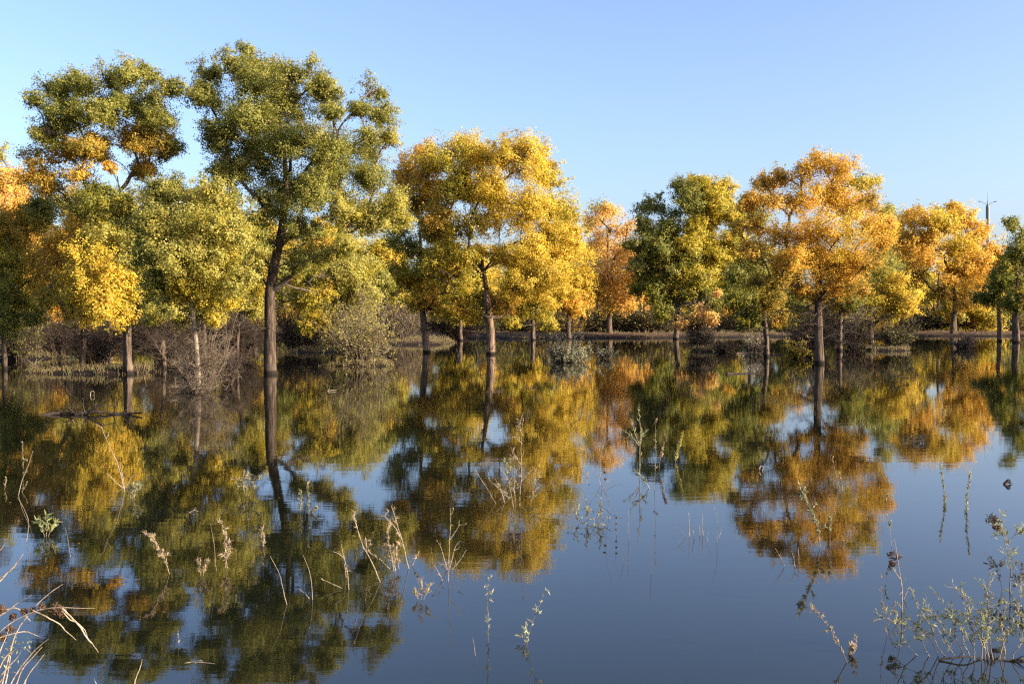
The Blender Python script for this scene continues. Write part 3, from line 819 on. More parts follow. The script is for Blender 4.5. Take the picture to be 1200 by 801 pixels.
# dry grass tufts along the bank and the islets, leaves adrift on the water
def bank_grass():
    r = np.random.default_rng(61)
    n = 5200
    x = r.uniform(-75, 85, n); y = r.uniform(88, 135, n)
    k = fbm(x * 3, y * 3, 8) > -0.15
    x, y = x[k], y[k]
    for mx, my, hw, hd, h in MOUNDS:
        q = 260
        x = np.concatenate([x, mx + r.uniform(-1, 1, q) * hw]); y = np.concatenate([y, my + r.normal(size=q) * hd * 0.6])
    z = height(x, y); k = z > -0.06
    x, y, z = x[k], y[k], z[k]
    rep_ = 7
    X = np.repeat(np.stack([x, y, z], 1), rep_, 0)
    N = len(X); X[:, :2] += r.normal(size=(N, 2)) * 0.12
    H = np.repeat(r.uniform(0.12, 0.5, len(x)), rep_)[:, None] * r.uniform(0.5, 1.2, (N, 1)) * np.repeat(np.where(y < 85, 0.7, 1.0), rep_)[:, None]
    dr = unit(np.stack([r.normal(size=N) * 0.35, r.normal(size=N) * 0.35, np.ones(N)], 1))
    dn = unit(dr + r.normal(size=(N, 3)) * 0.3)
    pts = np.stack([X - np.array([0, 0, 0.03]), X + dr * H * 0.5, X + dr * H * 0.5 + dn * H * 0.5], 1)
    V, Fq = tubes(pts, np.repeat(np.array([[0.014, 0.010, 0.004]]), N, 0), 3)
    col = np.array([0.26, 0.19, 0.09]) * r.uniform(0.5, 1.3, (N, 1)) + np.array([0.0, 0.04, 0.0]) * (r.uniform(size=(N, 1)) < 0.3)
    o = mesh_obj('bank_grass', V, Fq, M_LEAF, None, np.repeat(col, 9, 0))
    tag(o, 'dry tufts of grass scattered along the far bank and mud islets', None, kind='stuff')
bank_grass()
def drift():
    r = np.random.default_rng(62)
    n = 900
    y = 7 + 60 * r.uniform(0, 1, n) ** 1.3; x = r.uniform(-0.55, 0.55, n) * y
    k = fbm(x * 5, y * 3, 18) > 0.12
    x, y = x[k], y[k]; n = len(x)
    c = np.stack([x, y, np.full(n, 0.006)], 1)
    col = np.where(r.uniform(size=(n, 1)) < 0.5, np.array([[0.4, 0.26, 0.05]]), np.array([[0.16, 0.10, 0.05]])) * r.uniform(0.5, 1.2, (n, 1))
    V, Fq, C = leaves(c, r.normal(size=(n, 3)) * 0.12 + np.array([0, 0, 1]), r.normal(size=(n, 3)), r.uniform(0.02, 0.06, n), r.uniform(0.015, 0.035, n), col)
    o = mesh_obj('floating_leaf_litter', V, Fq, M_LEAF, None, C)
    tag(o, 'fallen poplar leaves adrift on the calm water', None, kind='stuff')
drift()

# ------------------------------------------------------------------ mast far beyond the trees
def mast():
    d = 240.0; m = d / F
    mm, n, out = new_mat('mast_paint')
    p = n.nodes.new('ShaderNodeBsdfPrincipled'); p.inputs['Base Color'].default_value = (0.11, 0.14, 0.14, 1); p.inputs['Roughness'].default_value = 0.6
    no = n.nodes.new('ShaderNodeTexNoise'); no.inputs['Scale'].default_value = 2
    mx = n.nodes.new('ShaderNodeMixRGB'); mx.inputs[1].default_value = (0.10, 0.13, 0.13, 1); mx.inputs[2].default_value = (0.15, 0.18, 0.18, 1)
    n.links.new(no.outputs['Fac'], mx.inputs[0]); n.links.new(mx.outputs[0], p.inputs['Base Color'])
    n.links.new(p.outputs[0], out.inputs['Surface'])
    b = P(1157.5, 375, d); b[2] = gz(b[0], d)
    root = thing('mast', b, 'slim grey mast with two curved arms and a spike above the golden orange tree', 'mast')
    top = P(1157.5, 243, d); q = 2.1 * m
    MB().tube([b, b + (top - b) * 0.5, top], [q * 1.1, q, q], 16).build('pole', mm, root, True)
    c = P(1157.5, 242, d); e = P(1157.5, 236, d)
    MB().tube([top, top + (e - top) * .45, top + (e - top) * .5, e], [q * 1.05, q * 0.6, q * 0.35, q * 0.3], 12).build('cap', mm, root, True)
    for s in (-1, 1):
        pts = [P(1157.5 + s * 0.6, 241, d), P(1157.5 + s * 3, 238.5, d), P(1157.5 + s * 7, 236.6, d), P(1157.5 + s * 10, 235.8, d)]
        a = MB().tube(pts, [0.35 * m, 0.32 * m, 0.3 * m, 0.3 * m], 8).build('arm', mm, root, True)
        a2 = MB().tube([P(1157.5 + s * 7.6, 236.8, d), P(1157.5 + s * 8.6, 236.3, d), P(1157.5 + s * 10.4, 235.9, d), P(1157.5 + s * 11, 236, d)],
                       [0.25 * m, 0.65 * m, 0.6 * m, 0.2 * m], 8)
        h = a2.build('lamp_head', mm, root, True)
        h.parent = a; h.location = (0, 0, 0)
    MB().tube([e, P(1157.5, 224, d)], [0.28 * m, 0.1 * m], 6).build('spike', mm, root)
mast()

# ------------------------------------------------------------------ driftwood, logs, dark protrusions
def sticks(name, label, paths, d, rads, mat, cat, parts='branch', group=None, twigs=0, seed=1, wob=0.0, sides=7, base_part=None):
    """paths: list of pixel polylines at distance d"""
    r = np.random.default_rng(seed)
    m = d / F
    W = [[P(x, y, d) + np.array([0, 0, 0]) for x, y in p] for p in paths]
    b = W[0][0]
    root = thing(name, (b[0], b[1], min(b[2], 0.0) if abs(b[2]) < 0.5 else b[2]), label, cat, group)
    for p, rp in zip(W, rads):
        L = sum(np.linalg.norm(p[i + 1] - p[i]) for i in range(len(p) - 1))
        for i in range(1, len(p)):
            p[i] = p[i] + np.array([0, r.uniform(-0.12, 0.12) * L, 0])
        pts = smooth_path(p, 9, r, wob * L)
        MB().tube(pts, np.linspace(rp, rp * 0.4, 9) * m, sides).build(parts, mat, root, True)
        if twigs:
            c = grow_twigs(pts[None], r, twigs, L * 0.3, rp * m * 0.4)
            o = MB().add(*tubes(*c, 4)).build('twigs', mat, root)
    return root

sticks('driftwood', 'dark snag of fallen branches lying in the water below the mud bank at left',
       [[(48, 487), (80, 486), (110, 484)], [(88, 485), (110, 480), (140, 486), (168, 483)], [(100, 484), (96, 474), (98, 466)],
        [(104, 482), (118, 474), (132, 476)], [(86, 482), (78, 478), (72, 479)]], dist(486), [2.4, 2.2, 0.8, 0.9, 0.7], M_WET, 'driftwood', twigs=8, seed=51, wob=0.02)
sticks('fallen_branch', 'dark dead branch reaching up from the mud bank, left of the thick grey trunk',
       [[(150, 432), (138, 426), (128, 431), (118, 428)], [(120, 430), (130, 412), (140, 396)], [(126, 420), (114, 410), (100, 412)]], 43, [1.2, 1.0, 0.8], M_WET, 'branch', twigs=6, seed=52, wob=0.03)
sticks('dead_sticks', 'crossed pale dead sticks arching out of the water at far left',
       [[(31, 433), (38, 428), (50, 420)], [(46, 433), (40, 427), (30, 421)], [(42, 430), (42, 424), (43, 420)]], dist(433), [0.6, 0.6, 0.5], M_STRAW, 'sticks', seed=53)
sticks('curled_stick', 'small curled pale stick in the water, left of the thick grey trunk reflection', [[(106, 463), (106, 458), (110, 457), (112, 461), (109, 464)]], dist(463), [0.5], M_STRAW, 'stick', seed=54)
sticks('floating_log', 'long dark flat log floating in front of the deep green tree', [[(852, 438), (870, 438), (904, 439)], [(853, 438), (850, 436), (853, 434.5)]], dist(438), [1.8, 1.4], M_WET, 'log', seed=55, wob=0.003)
sticks('pale_log', 'short pale sunlit log at the islet edge, right of the peach-leaved shrub', [[(863, 414), (874, 413.6), (887, 413.6)]], dist(414.2), [1.3], M_LOG, 'log', seed=56)
sticks('dark_log', 'short dark log beside the shaded trunk at right of centre', [[(904, 416), (912, 415), (917, 415)]], dist(416), [1.5], M_WET, 'log', seed=57)
sticks('sunken_branch', 'forked black dead branch lying in the water below the yellow-sided tree',
       [[(1042, 446), (1048, 441), (1056, 440), (1065, 443)], [(1047, 442), (1045, 438), (1050, 437)], [(1046, 448), (1054, 447), (1060, 443)], [(1042, 446), (1040, 450), (1046, 449)]], dist(447), [1.0, 0.7, 0.8, 0.6], M_WET, 'branch', twigs=5, seed=58, wob=0.02)
sticks('dark_protrusion', 'dark broken stump in the water just right of the leaning trunk', [[(536, 417), (536, 412), (534, 408)], [(536, 416), (538, 412), (538, 409)]], dist(417), [2.4, 1.8], M_WET, 'protrusion', 'stub', seed=59)  # short dark tubes standing upright at the waterline, here and next
sticks('dark_protrusion', 'narrow dark stump in the water just left of the straight sunlit trunk', [[(559, 417), (559, 413), (558, 409)]], dist(417), [1.9], M_WET, 'protrusion', 'stub', seed=60)
sticks('floating_twig', 'small pale twig floating below the spreading shrub islet', [[(382, 459), (387, 457), (394, 457)], [(384, 458), (386, 455)]], dist(458), [0.7, 0.5], M_STRAW, 'twig', seed=61)
sticks('dark_debris', 'small dark tuft of debris on the open water near the right edge', [[(1177, 567), (1180, 564), (1185, 566)], [(1178, 566), (1181, 561), (1183, 563)]], dist(567), [2.0, 1.5], M_WET, 'debris', twigs=6, seed=62)
sticks('curled_stick', 'tiny curled pale stick left of the reflection of the orange tree', [[(890, 551), (890, 546), (894, 545), (895, 549), (892, 552)]], dist(551), [0.7], M_STRAW, 'stick', seed=63)
sticks('floating_twig', 'grey twig floating on the blue water at lower left of centre', [[(208, 779), (222, 776), (252, 777)], [(228, 777), (234, 772), (238, 774)]], dist(777), [0.7, 0.5], M_STEM, 'twig', seed=64)
sticks('floating_twig', 'pale twig floating on the dark reflection near the left edge of the slender tree reflection', [[(222, 600), (228, 597), (232, 599)], [(226, 598), (230, 594)]], dist(600), [0.6, 0.5], M_STEM, 'twig', seed=66)
for k, (x, y, w) in enumerate([(1076, 515, 9), (1068, 512, 5), (1087, 517, 5)]):
    pass
r5 = np.random.default_rng(5)
def floating_leaves(label, px, py, wpx, n, col, seed):
    r = np.random.default_rng(seed); d = dist(py); m = d / F
    b = G(px, py); root = thing('floating_leaves', (b[0], b[1], 0), label, 'leaves')
    c = b + np.stack([r.normal(size=n) * wpx * m * 0.4, r.normal(size=n) * wpx * m * 0.6, r.uniform(0.01, 0.12, n)], 1)
    V, Fq, C = leaves(c, r.normal(size=(n, 3)) * 0.6 + np.array([0, 0, 1]), r.normal(size=(n, 3)), 5 * m, 3 * m, np.array(col) * r.uniform(0.6, 1.3, (n, 1)))
    mesh_obj('leaf_cluster', V, Fq, M_LEAF, root, C)
floating_leaves('dark leaf sprig on the water between the two orange reflections at right', 1076, 516, 18, 16, (0.03, 0.035, 0.03), 71)

# ------------------------------------------------------------------ half-drowned plants in the foreground
def plant(label, stems, base_py, seed, mat=None, leaf=None, nleaf=0, leafL=5.0, leafW=1.3, twigs=0, twl=16, rpx=0.9, name='flooded_plant', cat='plant',
          leaf_from=0.3, seeds=(), wob=0.02, out=0.6, group=None, tip=True, spr=1.0):
    """stems: pixel polylines from the water up; leaves sit along the stems and side twigs"""
    r = np.random.default_rng(seed); mat = mat or M_STEM
    d = dist(base_py); m = d / F
    b = P(stems[0][0][0], base_py, d)
    root = thing(name, (b[0], b[1], 0.0), label, cat, group)
    allp = []
    for s in stems:
        dd = dist(min(max(s[0][1], base_py - 14), base_py + 14)) if s[0][1] < 800 else d
        p = [P(x, y, dd) for x, y in s]
        if abs(p[0][2]) < 0.12: p[0][2] = -0.03
        L = sum(np.linalg.norm(p[i + 1] - p[i]) for i in range(len(p) - 1))
        dy = r.uniform(-0.25, 0.25)
        for i in range(1, len(p)):
            p[i] = p[i] + np.array([0, dy * np.linalg.norm(p[i] - p[0]), 0])
        pts = smooth_path(p, 10, r, wob * L * 0.4)
        allp.append(pts)
        MB().tube(pts, np.linspace(rpx, rpx * 0.4, 10) * m * 0.55, 6).build('stem', mat, root, True)
    A = np.stack(allp)
    src = A
    if twigs:
        c = grow_twigs(A, r, twigs, twl * m, rpx * m * 0.34, 0.25, 5)
        MB().add(*tubes(*c, 4)).build('side_twigs', mat, root)
        c0 = c[0]
    if nleaf:
        lb = MB()
        N = len(A)
        i = r.integers(0, N, nleaf)
        t = r.uniform(leaf_from, 1.0, nleaf) * 9
        a = np.floor(t).astype(int).clip(0, 8); f = (t - a)[:, None]
        st = A[i, a] * (1 - f) + A[i, a + 1] * f
        dirp = unit(A[i, a + 1] - A[i, a])
        if twigs:
            k = nleaf * 2 // 3
            j = r.integers(0, len(c0), k); a2 = r.integers(1, 4, k); f2 = r.uniform(size=(k, 1))
            st[:k] = c0[j, a2] * (1 - f2) + c0[j, a2 + 1] * f2
            dirp[:k] = unit(c0[j, a2 + 1] - c0[j, a2])
        ax = unit(dirp * 0.7 + rnd_dir(nleaf, r) * out + np.array([0, 0, 0.15]))
        L = leafL * m * r.uniform(0.55, 1.25, nleaf)
        cen = st + ax * (L * 0.5)[:, None]
        col = np.array(PAL[leaf] if isinstance(leaf, str) else leaf) * r.uniform(0.7, 1.3, (nleaf, 1)) * (1 + r.normal(size=(nleaf, 3)) * 0.07)
        V, Fq, C = leaves(cen, rnd_dir(nleaf, r) + np.array([0.1, -0.3, 0.5]), ax, L, leafW * m * r.uniform(0.7, 1.3, nleaf), np.clip(col, 0, 1))
        mesh_obj('leaves', V, Fq, M_LEAF, root, C)
    for sx, sy, sr in seeds:
        n = 60
        c = P(sx, sy, d) + rnd_dir(n, r) * (r.uniform(0.1, 1, n) ** 0.6 * sr * m)[:, None] * np.array([1.2, 1, 0.8])
        ax = rnd_dir(n, r)
        L = sr * m * 0.8
        pts = np.stack([c - ax * L * .4, c, c + ax * L * .4], 1)
        o = MB().add(*tubes(pts, np.repeat(np.array([[0.3, 0.55, 0.2]]) * m, n, 0), 4)).build('seed_head', M_SEED, root)
    return root

SG = (0.27, 0.25, 0.13)      # dusty sage leaves
TN = (0.38, 0.29, 0.17)      # dried tan leaves
WG = (0.27, 0.27, 0.11)
pl = plant
pl('tall branching dead plant with pale twigs in the middle of the water', [[(609, 592), (610, 560), (611, 530), (613, 487)], [(611, 545), (604, 536), (596, 532)], [(612, 510), (609, 502), (608, 498)],
   [(612, 520), (607, 515), (603, 511)], [(610, 565), (618, 555), (627, 546)], [(613, 497), (606, 495), (604, 495)]], 592, 801, twigs=5, twl=14, leaf=TN, nleaf=50, leafL=4, rpx=0.95)
pl('spray of pale bare branches left of the tall branching dead plant', [[(602, 594), (598, 575), (594, 560), (584, 548)], [(600, 584), (590, 578), (577, 565)], [(592, 588), (587, 575), (580, 562)], [(603, 590), (603, 565), (603, 545)],
   [(600, 578), (592, 577), (586, 573)]], 592, 802, twigs=5, twl=12, leaf=SG, nleaf=120, leafL=4)
pl('single slanting dead stalk with a reddish tip, left of the pale bare branches', [[(582, 589), (572, 573), (563, 560), (557, 550)]], 589, 803, twigs=2, twl=7, rpx=0.9)
pl('thin leafy stem right of the tall branching dead plant', [[(622, 588), (625, 575), (629, 562)], [(622, 588), (626, 575), (632, 568)]], 588, 804, leaf=SG, nleaf=50, leafL=4.5, rpx=0.5, twigs=3, twl=8)
pl('soft grey-green plume behind the pale bare branches', [[(592, 560), (593, 548), (592, 536)], [(594, 560), (596, 548), (597, 538)]], 562, 805, leaf=SG, nleaf=120, leafL=4, rpx=0.5, twigs=6, twl=6)
pl('forked dead twig nearest the left of the pale twig group at centre left', [[(409, 690), (408, 672), (403, 655), (400, 637)], [(408, 689), (396, 686), (378, 679)], [(404, 655), (398, 648), (390, 645)], [(406, 672), (405, 664), (404, 658)]], 690, 806, rpx=1.2, leaf=TN, nleaf=10, leafL=4, twigs=1, twl=8)
pl('long slanting bleached branch with a tuft at its tip, in the pale twig group', [[(447, 682), (436, 660), (425, 640), (417, 618), (411, 606)], [(425, 638), (420, 628), (418, 612), (417, 598)], [(430, 648), (430, 640), (429, 632)], [(460, 664), (448, 656), (434, 646)]], 680, 807, rpx=1.3, leaf=TN, nleaf=60, leafL=6, twigs=3, twl=9)
pl('tallest bleached branch of the pale twig group', [[(480, 666), (474, 645), (468, 625), (463, 607), (459, 592)], [(470, 628), (460, 612), (451, 603)], [(466, 614), (461, 610), (456, 610)], [(482, 662), (487, 652), (491, 645)]], 666, 808, rpx=1.3, leaf=TN, nleaf=60, leafL=6, twigs=3, twl=10)
pl('dense tuft of short dry stems inside the pale twig group', [[(462, 669), (459, 650), (454, 635), (453, 618)], [(465, 668), (459, 655), (450, 645)], [(463, 668), (462, 652), (466, 638)], [(468, 666), (466, 652), (465, 642)]], 669, 809, rpx=1.0, leaf=TN, nleaf=170, leafL=8, leafW=1.1, twigs=4, twl=10)
pl('small dry tuft floating right of the pale twig group', [[(494, 702), (494, 692), (493, 680)], [(495, 702), (500, 692), (503, 684)], [(493, 702), (488, 697), (485, 690)]], 702, 810, rpx=0.6, leaf=TN, nleaf=90, leafL=9, leafW=1.1)
pl('upright dead stem with side twigs, right of the pale twig group', [[(525, 681), (526, 655), (527, 630), (527, 597)], [(526, 655), (533, 640), (539, 635)], [(525, 662), (518, 645), (511, 633)], [(526, 665), (537, 660), (546, 645)], [(520, 680), (514, 670), (508, 662)], [(527, 632), (533, 624), (538, 616)], [(525, 664), (521, 661), (518, 660)]], 681, 811, rpx=1.0, twigs=2, twl=10, leaf=TN, nleaf=12, leafL=4)
pl('short curved thin twig left of the upright dead stem', [[(508, 662), (506, 650), (505, 640)]], 668, 812, rpx=0.4)
pl('straight willow sprig with paired pale leaves near the bottom of the photo', [[(572, 752), (572, 725), (571, 700), (570, 672)]], 752, 813, rpx=0.6, leaf='S', nleaf=60, leafL=6, leafW=1.6, twigs=7, twl=9, leaf_from=0.02, mat=M_TWIG)
pl('slanting willow sprig right of the straight one near the bottom of the photo', [[(616, 757), (622, 735), (630, 712), (643, 688)], [(617, 752), (614, 744), (613, 736)]], 757, 814, rpx=0.6, leaf='S', nleaf=80, leafL=6, leafW=1.6, twigs=6, twl=9, leaf_from=0.02, mat=M_TWIG)
pl('lone short stick left of the straight willow sprig', [[(558, 768), (556, 758), (554, 747)]], 768, 815, rpx=0.7)
pl('pale upright stem with yellow-green shoots in front of the deep green reflection', [[(749, 557), (749, 530), (750, 505), (749, 479)], [(749, 520), (744, 508), (739, 490)], [(749, 518), (754, 508), (757, 505)], [(762, 572), (756, 562), (745, 552)], [(749, 522), (742, 512), (731, 504)]], 560, 816, rpx=1.0, leaf=WG, nleaf=70, leafL=7, leafW=1.5)
pl('thin stem with dark seeds right of the pale upright stem', [[(767, 573), (767, 545), (766, 515), (766, 488)]], 573, 817, rpx=0.5, twigs=4, twl=5, leaf=TN, nleaf=30, leafL=3, leaf_from=0.2)
pl('reddish leaning sprig between the seed stem and the feathery sprig', [[(772, 548), (774, 530), (779, 508)]], 548, 818, rpx=0.5, leaf=(0.3, 0.2, 0.1), nleaf=80, leafL=4)
pl('feathery olive sprig at the right of the deep green reflection', [[(791, 541), (795, 525), (799, 508)]], 541, 819, rpx=0.6, leaf='PG', nleaf=120, leafL=5, leaf_from=0.1)
pl('pair of short white stalks on the blue water below the deep green reflection', [[(808, 628), (808, 615), (808, 601)], [(814, 631), (812, 622), (811, 616)]], 629, 820, rpx=0.8)
pl('two short stalks right of the white pair', [[(824, 627), (824, 614), (824, 602)], [(820, 627), (820, 620), (820, 614)]], 627, 821, rpx=0.8, mat=M_STEM)
pl('thin branching twig at the right end of the row of short stalks', [[(840, 634), (841, 618), (839, 600), (834, 580)], [(841, 630), (845, 624), (846, 618)], [(830, 634), (829, 628), (834, 618)]], 634, 822, rpx=0.5)
pl('low bent twig left of the white pair of stalks', [[(806, 629), (800, 622), (793, 617)], [(793, 638), (798, 632), (805, 629)]], 634, 823, rpx=0.4, mat=M_TWIG)
pl('pale bare stem with two branches above the sky reflection, left of the deep green reflection', [[(706, 572), (704, 555), (704, 535), (708, 520)], [(705, 568), (699, 555), (693, 547)], [(706, 572), (711, 562), (714, 555)]], 572, 824, rpx=0.6, twigs=3, twl=8)
pl('spindly plant with round dark seed balls, right of the pale bare stem', [[(714, 600), (710, 570), (708, 550), (712, 530), (716, 520)], [(710, 575), (716, 570), (728, 566)], [(711, 560), (706, 545), (702, 540)]], 600, 825, rpx=0.4, seeds=[(709, 553, 1.5), (709.5, 561, 1.5)], twigs=3, twl=10, mat=M_TWIG)
pl('flattened grey leafy mat of twigs floating on the sky reflection', [[(672, 612), (690, 608), (712, 606)], [(676, 616), (695, 618), (705, 612)], [(690, 612), (688, 600), (686, 586)], [(700, 611), (702, 600), (704, 588)], [(680, 613), (675, 604), (672, 598)]], 612, 826, rpx=0.5, leaf=SG, nleaf=260, leafL=4, twigs=9, twl=13, mat=M_TWIG)
pl('thin stem with a dark knobbly head right of the floating mat', [[(723, 627), (722, 612), (723, 601), (720, 590)]], 627, 827, rpx=0.5, seeds=[(722.6, 606, 1.1), (722.4, 613, 1.0), (722, 620, 1.0)], wob=0.0, mat=M_TWIG)
pl('fine upright dead stalk with its reflection, mid water right of centre', [[(737, 630), (736, 610), (735, 593)]], 630, 828, rpx=0.5)
pl('short dark-ringed stalk in open blue water', [[(763, 672), (763, 658), (762, 640)]], 658, 829, rpx=0.5, mat=M_TWIG)
pl('curved pair of hair-thin stems left of the dark-ringed stalk', [[(733, 660), (728, 650), (725, 640)], [(735, 662), (737, 650), (740, 640)]], 662, 830, rpx=0.35, mat=M_TWIG)
pl('long pale branch leaning left over the orange reflection at left', [[(147, 575), (138, 548), (127, 525), (117, 500)], [(146, 573), (145, 558), (142, 540)], [(147, 571), (137, 565), (127, 553)], [(147, 571), (152, 562), (158, 554)]], 577, 831, rpx=1.1, twigs=2, twl=9)
pl('grey-green feathery tuft at the foot of the long leaning branch', [[(153, 584), (158, 574), (162, 566)], [(152, 584), (154, 574), (156, 568)], [(154, 585), (160, 578), (165, 572)]], 586, 832, rpx=0.4, leaf=SG, nleaf=200, leafL=5, twigs=6, twl=7)
pl('crooked yellowish stem near the left edge', [[(21, 580), (26, 562), (34, 545), (38, 528)], [(24, 576), (30, 570), (33, 564)], [(25, 578), (30, 584), (33, 588)]], 580, 833, rpx=0.8, leaf=TN, nleaf=14, leafL=3)
pl('leafless leaning stem rising beside the small green tuft at left', [[(30, 634), (33, 620), (36, 612), (30, 596), (22, 582)], [(36, 614), (41, 620), (40, 630)]], 634, 834, rpx=0.7)
pl('small bright green tuft near the left edge', [[(54, 628), (54, 616), (54, 605)], [(55, 628), (60, 618), (64, 612)], [(53, 628), (48, 616), (44, 610)]], 628, 835, rpx=0.6, leaf=(0.34, 0.34, 0.15), nleaf=110, leafL=10, leafW=1.8)
pl('thin bare stalk right of the small green tuft', [[(83, 652), (82, 635), (80, 616)]], 652, 836, rpx=0.5)
pl('faint grey leafy spike at upper left of the crooked yellowish stem', [[(27, 545), (26, 530), (25, 518)], [(26, 545), (28, 540), (32, 538)]], 546, 837, rpx=0.4, leaf=SG, nleaf=60, leafL=3)
pl('tiny tan spike near the left edge', [[(5, 573), (5, 567), (5, 561)]], 573, 838, rpx=0.4, leaf=TN, nleaf=24, leafL=3)
pl('bushy tan sprig leaning left on the dark reflection', [[(200, 672), (193, 655), (184, 640), (170, 622)]], 672, 839, rpx=0.9, leaf=TN, nleaf=230, leafL=6.5, leafW=1.6, twigs=9, twl=9, leaf_from=0.2)
pl('tall tan plume on the green reflection', [[(264, 665), (264, 645), (262, 630), (255, 612)], [(266, 665), (266, 645), (268, 628)]], 665, 840, rpx=0.8, leaf=TN, nleaf=230, leafL=6, leafW=1.4, twigs=8, twl=7, leaf_from=0.3)
pl('thin bare stem left of the tall tan plume', [[(254, 668), (252, 645), (247, 612)]], 668, 841, rpx=0.5)
pl('short fluffy tan tuft below the tall tan plume', [[(236, 674), (234, 664), (232, 656)], [(237, 674), (240, 666), (242, 658)]], 674, 842, rpx=0.5, leaf=TN, nleaf=130, leafL=7, leafW=1.2)
pl('small tan sprig right of the tall tan plume', [[(309, 640), (308, 630), (306, 620)]], 642, 843, rpx=0.6, leaf=TN, nleaf=70, leafL=6, leaf_from=0.1)
pl('long thin stick leaning left, right of the small tan sprig', [[(337, 708), (331, 688), (325, 670), (315, 652)]], 708, 844, rpx=0.9)
pl('long thin stick with a broken side twig', [[(366, 702), (365, 685), (362, 668), (355, 650)], [(366, 701), (358, 696), (350, 690)]], 702, 845, rpx=0.9)
pl('pair of upright leafy sprigs on the trunk reflection', [[(352, 600), (352, 588), (351, 576)]], 602, 846, rpx=0.5, leaf=SG, nleaf=80, leafL=5, leaf_from=0.1)
pl('taller forked leafy sprig right of the pair', [[(362, 602), (362, 584), (361, 566)], [(363, 601), (367, 597), (371, 594)]], 602, 847, rpx=0.5, leaf=SG, nleaf=120, leafL=5, leaf_from=0.1)
pl('pale fluffy bush in the green reflection left of the tallest trunk reflection', [[(288, 580), (284, 568), (280, 560)], [(289, 580), (290, 566), (292, 556)], [(290, 580), (296, 568), (300, 560)]], 580, 848, rpx=0.4, leaf=SG, nleaf=260, leafL=5, twigs=7, twl=9)
pl('small leafy spike below the leaning stick at lower left', [[(210, 755), (209, 748), (208, 741)]], 757, 849, rpx=0.4, leaf=TN, nleaf=14, leafL=4)
pl('leaning grey-green plume on the orange reflection at right', [[(962, 640), (956, 615), (945, 590), (932, 566)]], 640, 850, rpx=0.8, leaf=SG, nleaf=300, leafL=6, leafW=1.6, twigs=10, twl=9, leaf_from=0.2)
pl('small grey-green plume right of the leaning one', [[(973, 640), (974, 620), (974, 606)]], 640, 851, rpx=0.5, leaf=SG, nleaf=70, leafL=5, leaf_from=0.5)
pl('slim bare stem crossing the orange reflection', [[(984, 570), (979, 550), (975, 532)], [(988, 575), (986, 562), (984, 552)]], 574, 852, rpx=0.5, leaf=TN, nleaf=10, leafL=3)
pl('short pale twigs standing at the foot of the orange reflection', [[(921, 663), (914, 650), (908, 641)], [(932, 664), (930, 652), (928, 645)], [(936, 660), (936, 650), (935, 640)]], 664, 853, rpx=0.7, twigs=3, twl=9)
pl('faint leafy sprig hanging beside the right side of the orange reflection', [[(1046, 640), (1044, 620), (1043, 598), (1042, 580)]], 640, 854, rpx=0.4, leaf=SG, nleaf=70, leafL=4, twigs=4, twl=7)
pl('slim leafy spike standing alone in blue water, left one of the tall pair', [[(1108, 590), (1108, 570), (1108, 545)]], 584, 855, rpx=0.5, leaf=SG, nleaf=110, leafL=4.5, leaf_from=0.02, mat=M_TWIG)
pl('slim leafy spike standing alone in blue water, right one of the tall pair', [[(1132, 600), (1132, 580), (1134, 554)]], 598, 856, rpx=0.5, leaf=SG, nleaf=110, leafL=4.5, leaf_from=0.02, mat=M_TWIG)
pl('grey stem topped by a dark brown nest-like clump, lower right', [[(1057, 716), (1057, 700), (1056, 680), (1048, 658), (1044, 628)], [(1057, 700), (1063, 694), (1068, 688)], [(1056, 680), (1050, 672), (1045, 664)]], 716, 857, rpx=1.3, seeds=[(1048, 651, 7), (1046, 660, 5)], twigs=2, twl=10)
pl('thin twig plant with a crook, left of the grey stem with the nest-like clump', [[(1040, 745), (1038, 725), (1035, 700), (1040, 676)], [(1038, 722), (1044, 712), (1050, 704)]], 745, 858, rpx=0.5, leaf=(0.3, 0.2, 0.1), nleaf=50, leafL=4, mat=M_TWIG)
pl('pale leafy plant with a reddish dried clump, at the right edge', [[(1183, 690), (1182, 665), (1178, 640), (1168, 622)], [(1183, 690), (1186, 660), (1184, 635), (1182, 600)], [(1182, 640), (1175, 625), (1170, 614)], [(1183, 632), (1190, 624), (1197, 622)]], 690, 859, rpx=0.9, leaf=WG, nleaf=160, leafL=9, leafW=1.8, twigs=4, twl=14, seeds=[(1163, 608, 8), (1168, 618, 5)], leaf_from=0.4)
pl('dark dried tangle hanging at the foot of the right-edge plant', [[(1176, 692), (1172, 670), (1166, 655)], [(1180, 694), (1190, 680), (1196, 668)]], 692, 860, rpx=0.5, leaf=(0.10, 0.08, 0.05), nleaf=180, leafL=6, twigs=9, twl=14, mat=M_TWIG_D)
pl('low brown sprig leaning left at lower right', [[(995, 776), (988, 762), (978, 740), (956, 714)], [(990, 766), (1000, 760), (1003, 752)]], 776, 861, rpx=1.0, leaf=(0.36, 0.28, 0.17), nleaf=190, leafL=6, leafW=1.6, twigs=9, twl=9, leaf_from=0.15, mat=M_TWIG)
bush = []
rb_ = np.random.default_rng(86)
for x0, x1, y1 in [(1060, 1028, 718), (1072, 1048, 722), (1085, 1060, 720), (1092, 1075, 706), (1098, 1085, 712), (1112, 1108, 718)]:
    bush.append([(x0 + 20, 768), ((x0 + 20 + x1) / 2 + 4, 768 - (768 - y1) * 0.5), (x1, y1)])
pl('left half of the low willow bush at the bottom right corner', bush, 770, 862, rpx=1.1, leaf=WG, nleaf=460, leafL=6.5, leafW=1.6, twigs=9, twl=20, leaf_from=0.3, wob=0.1)
bush = []
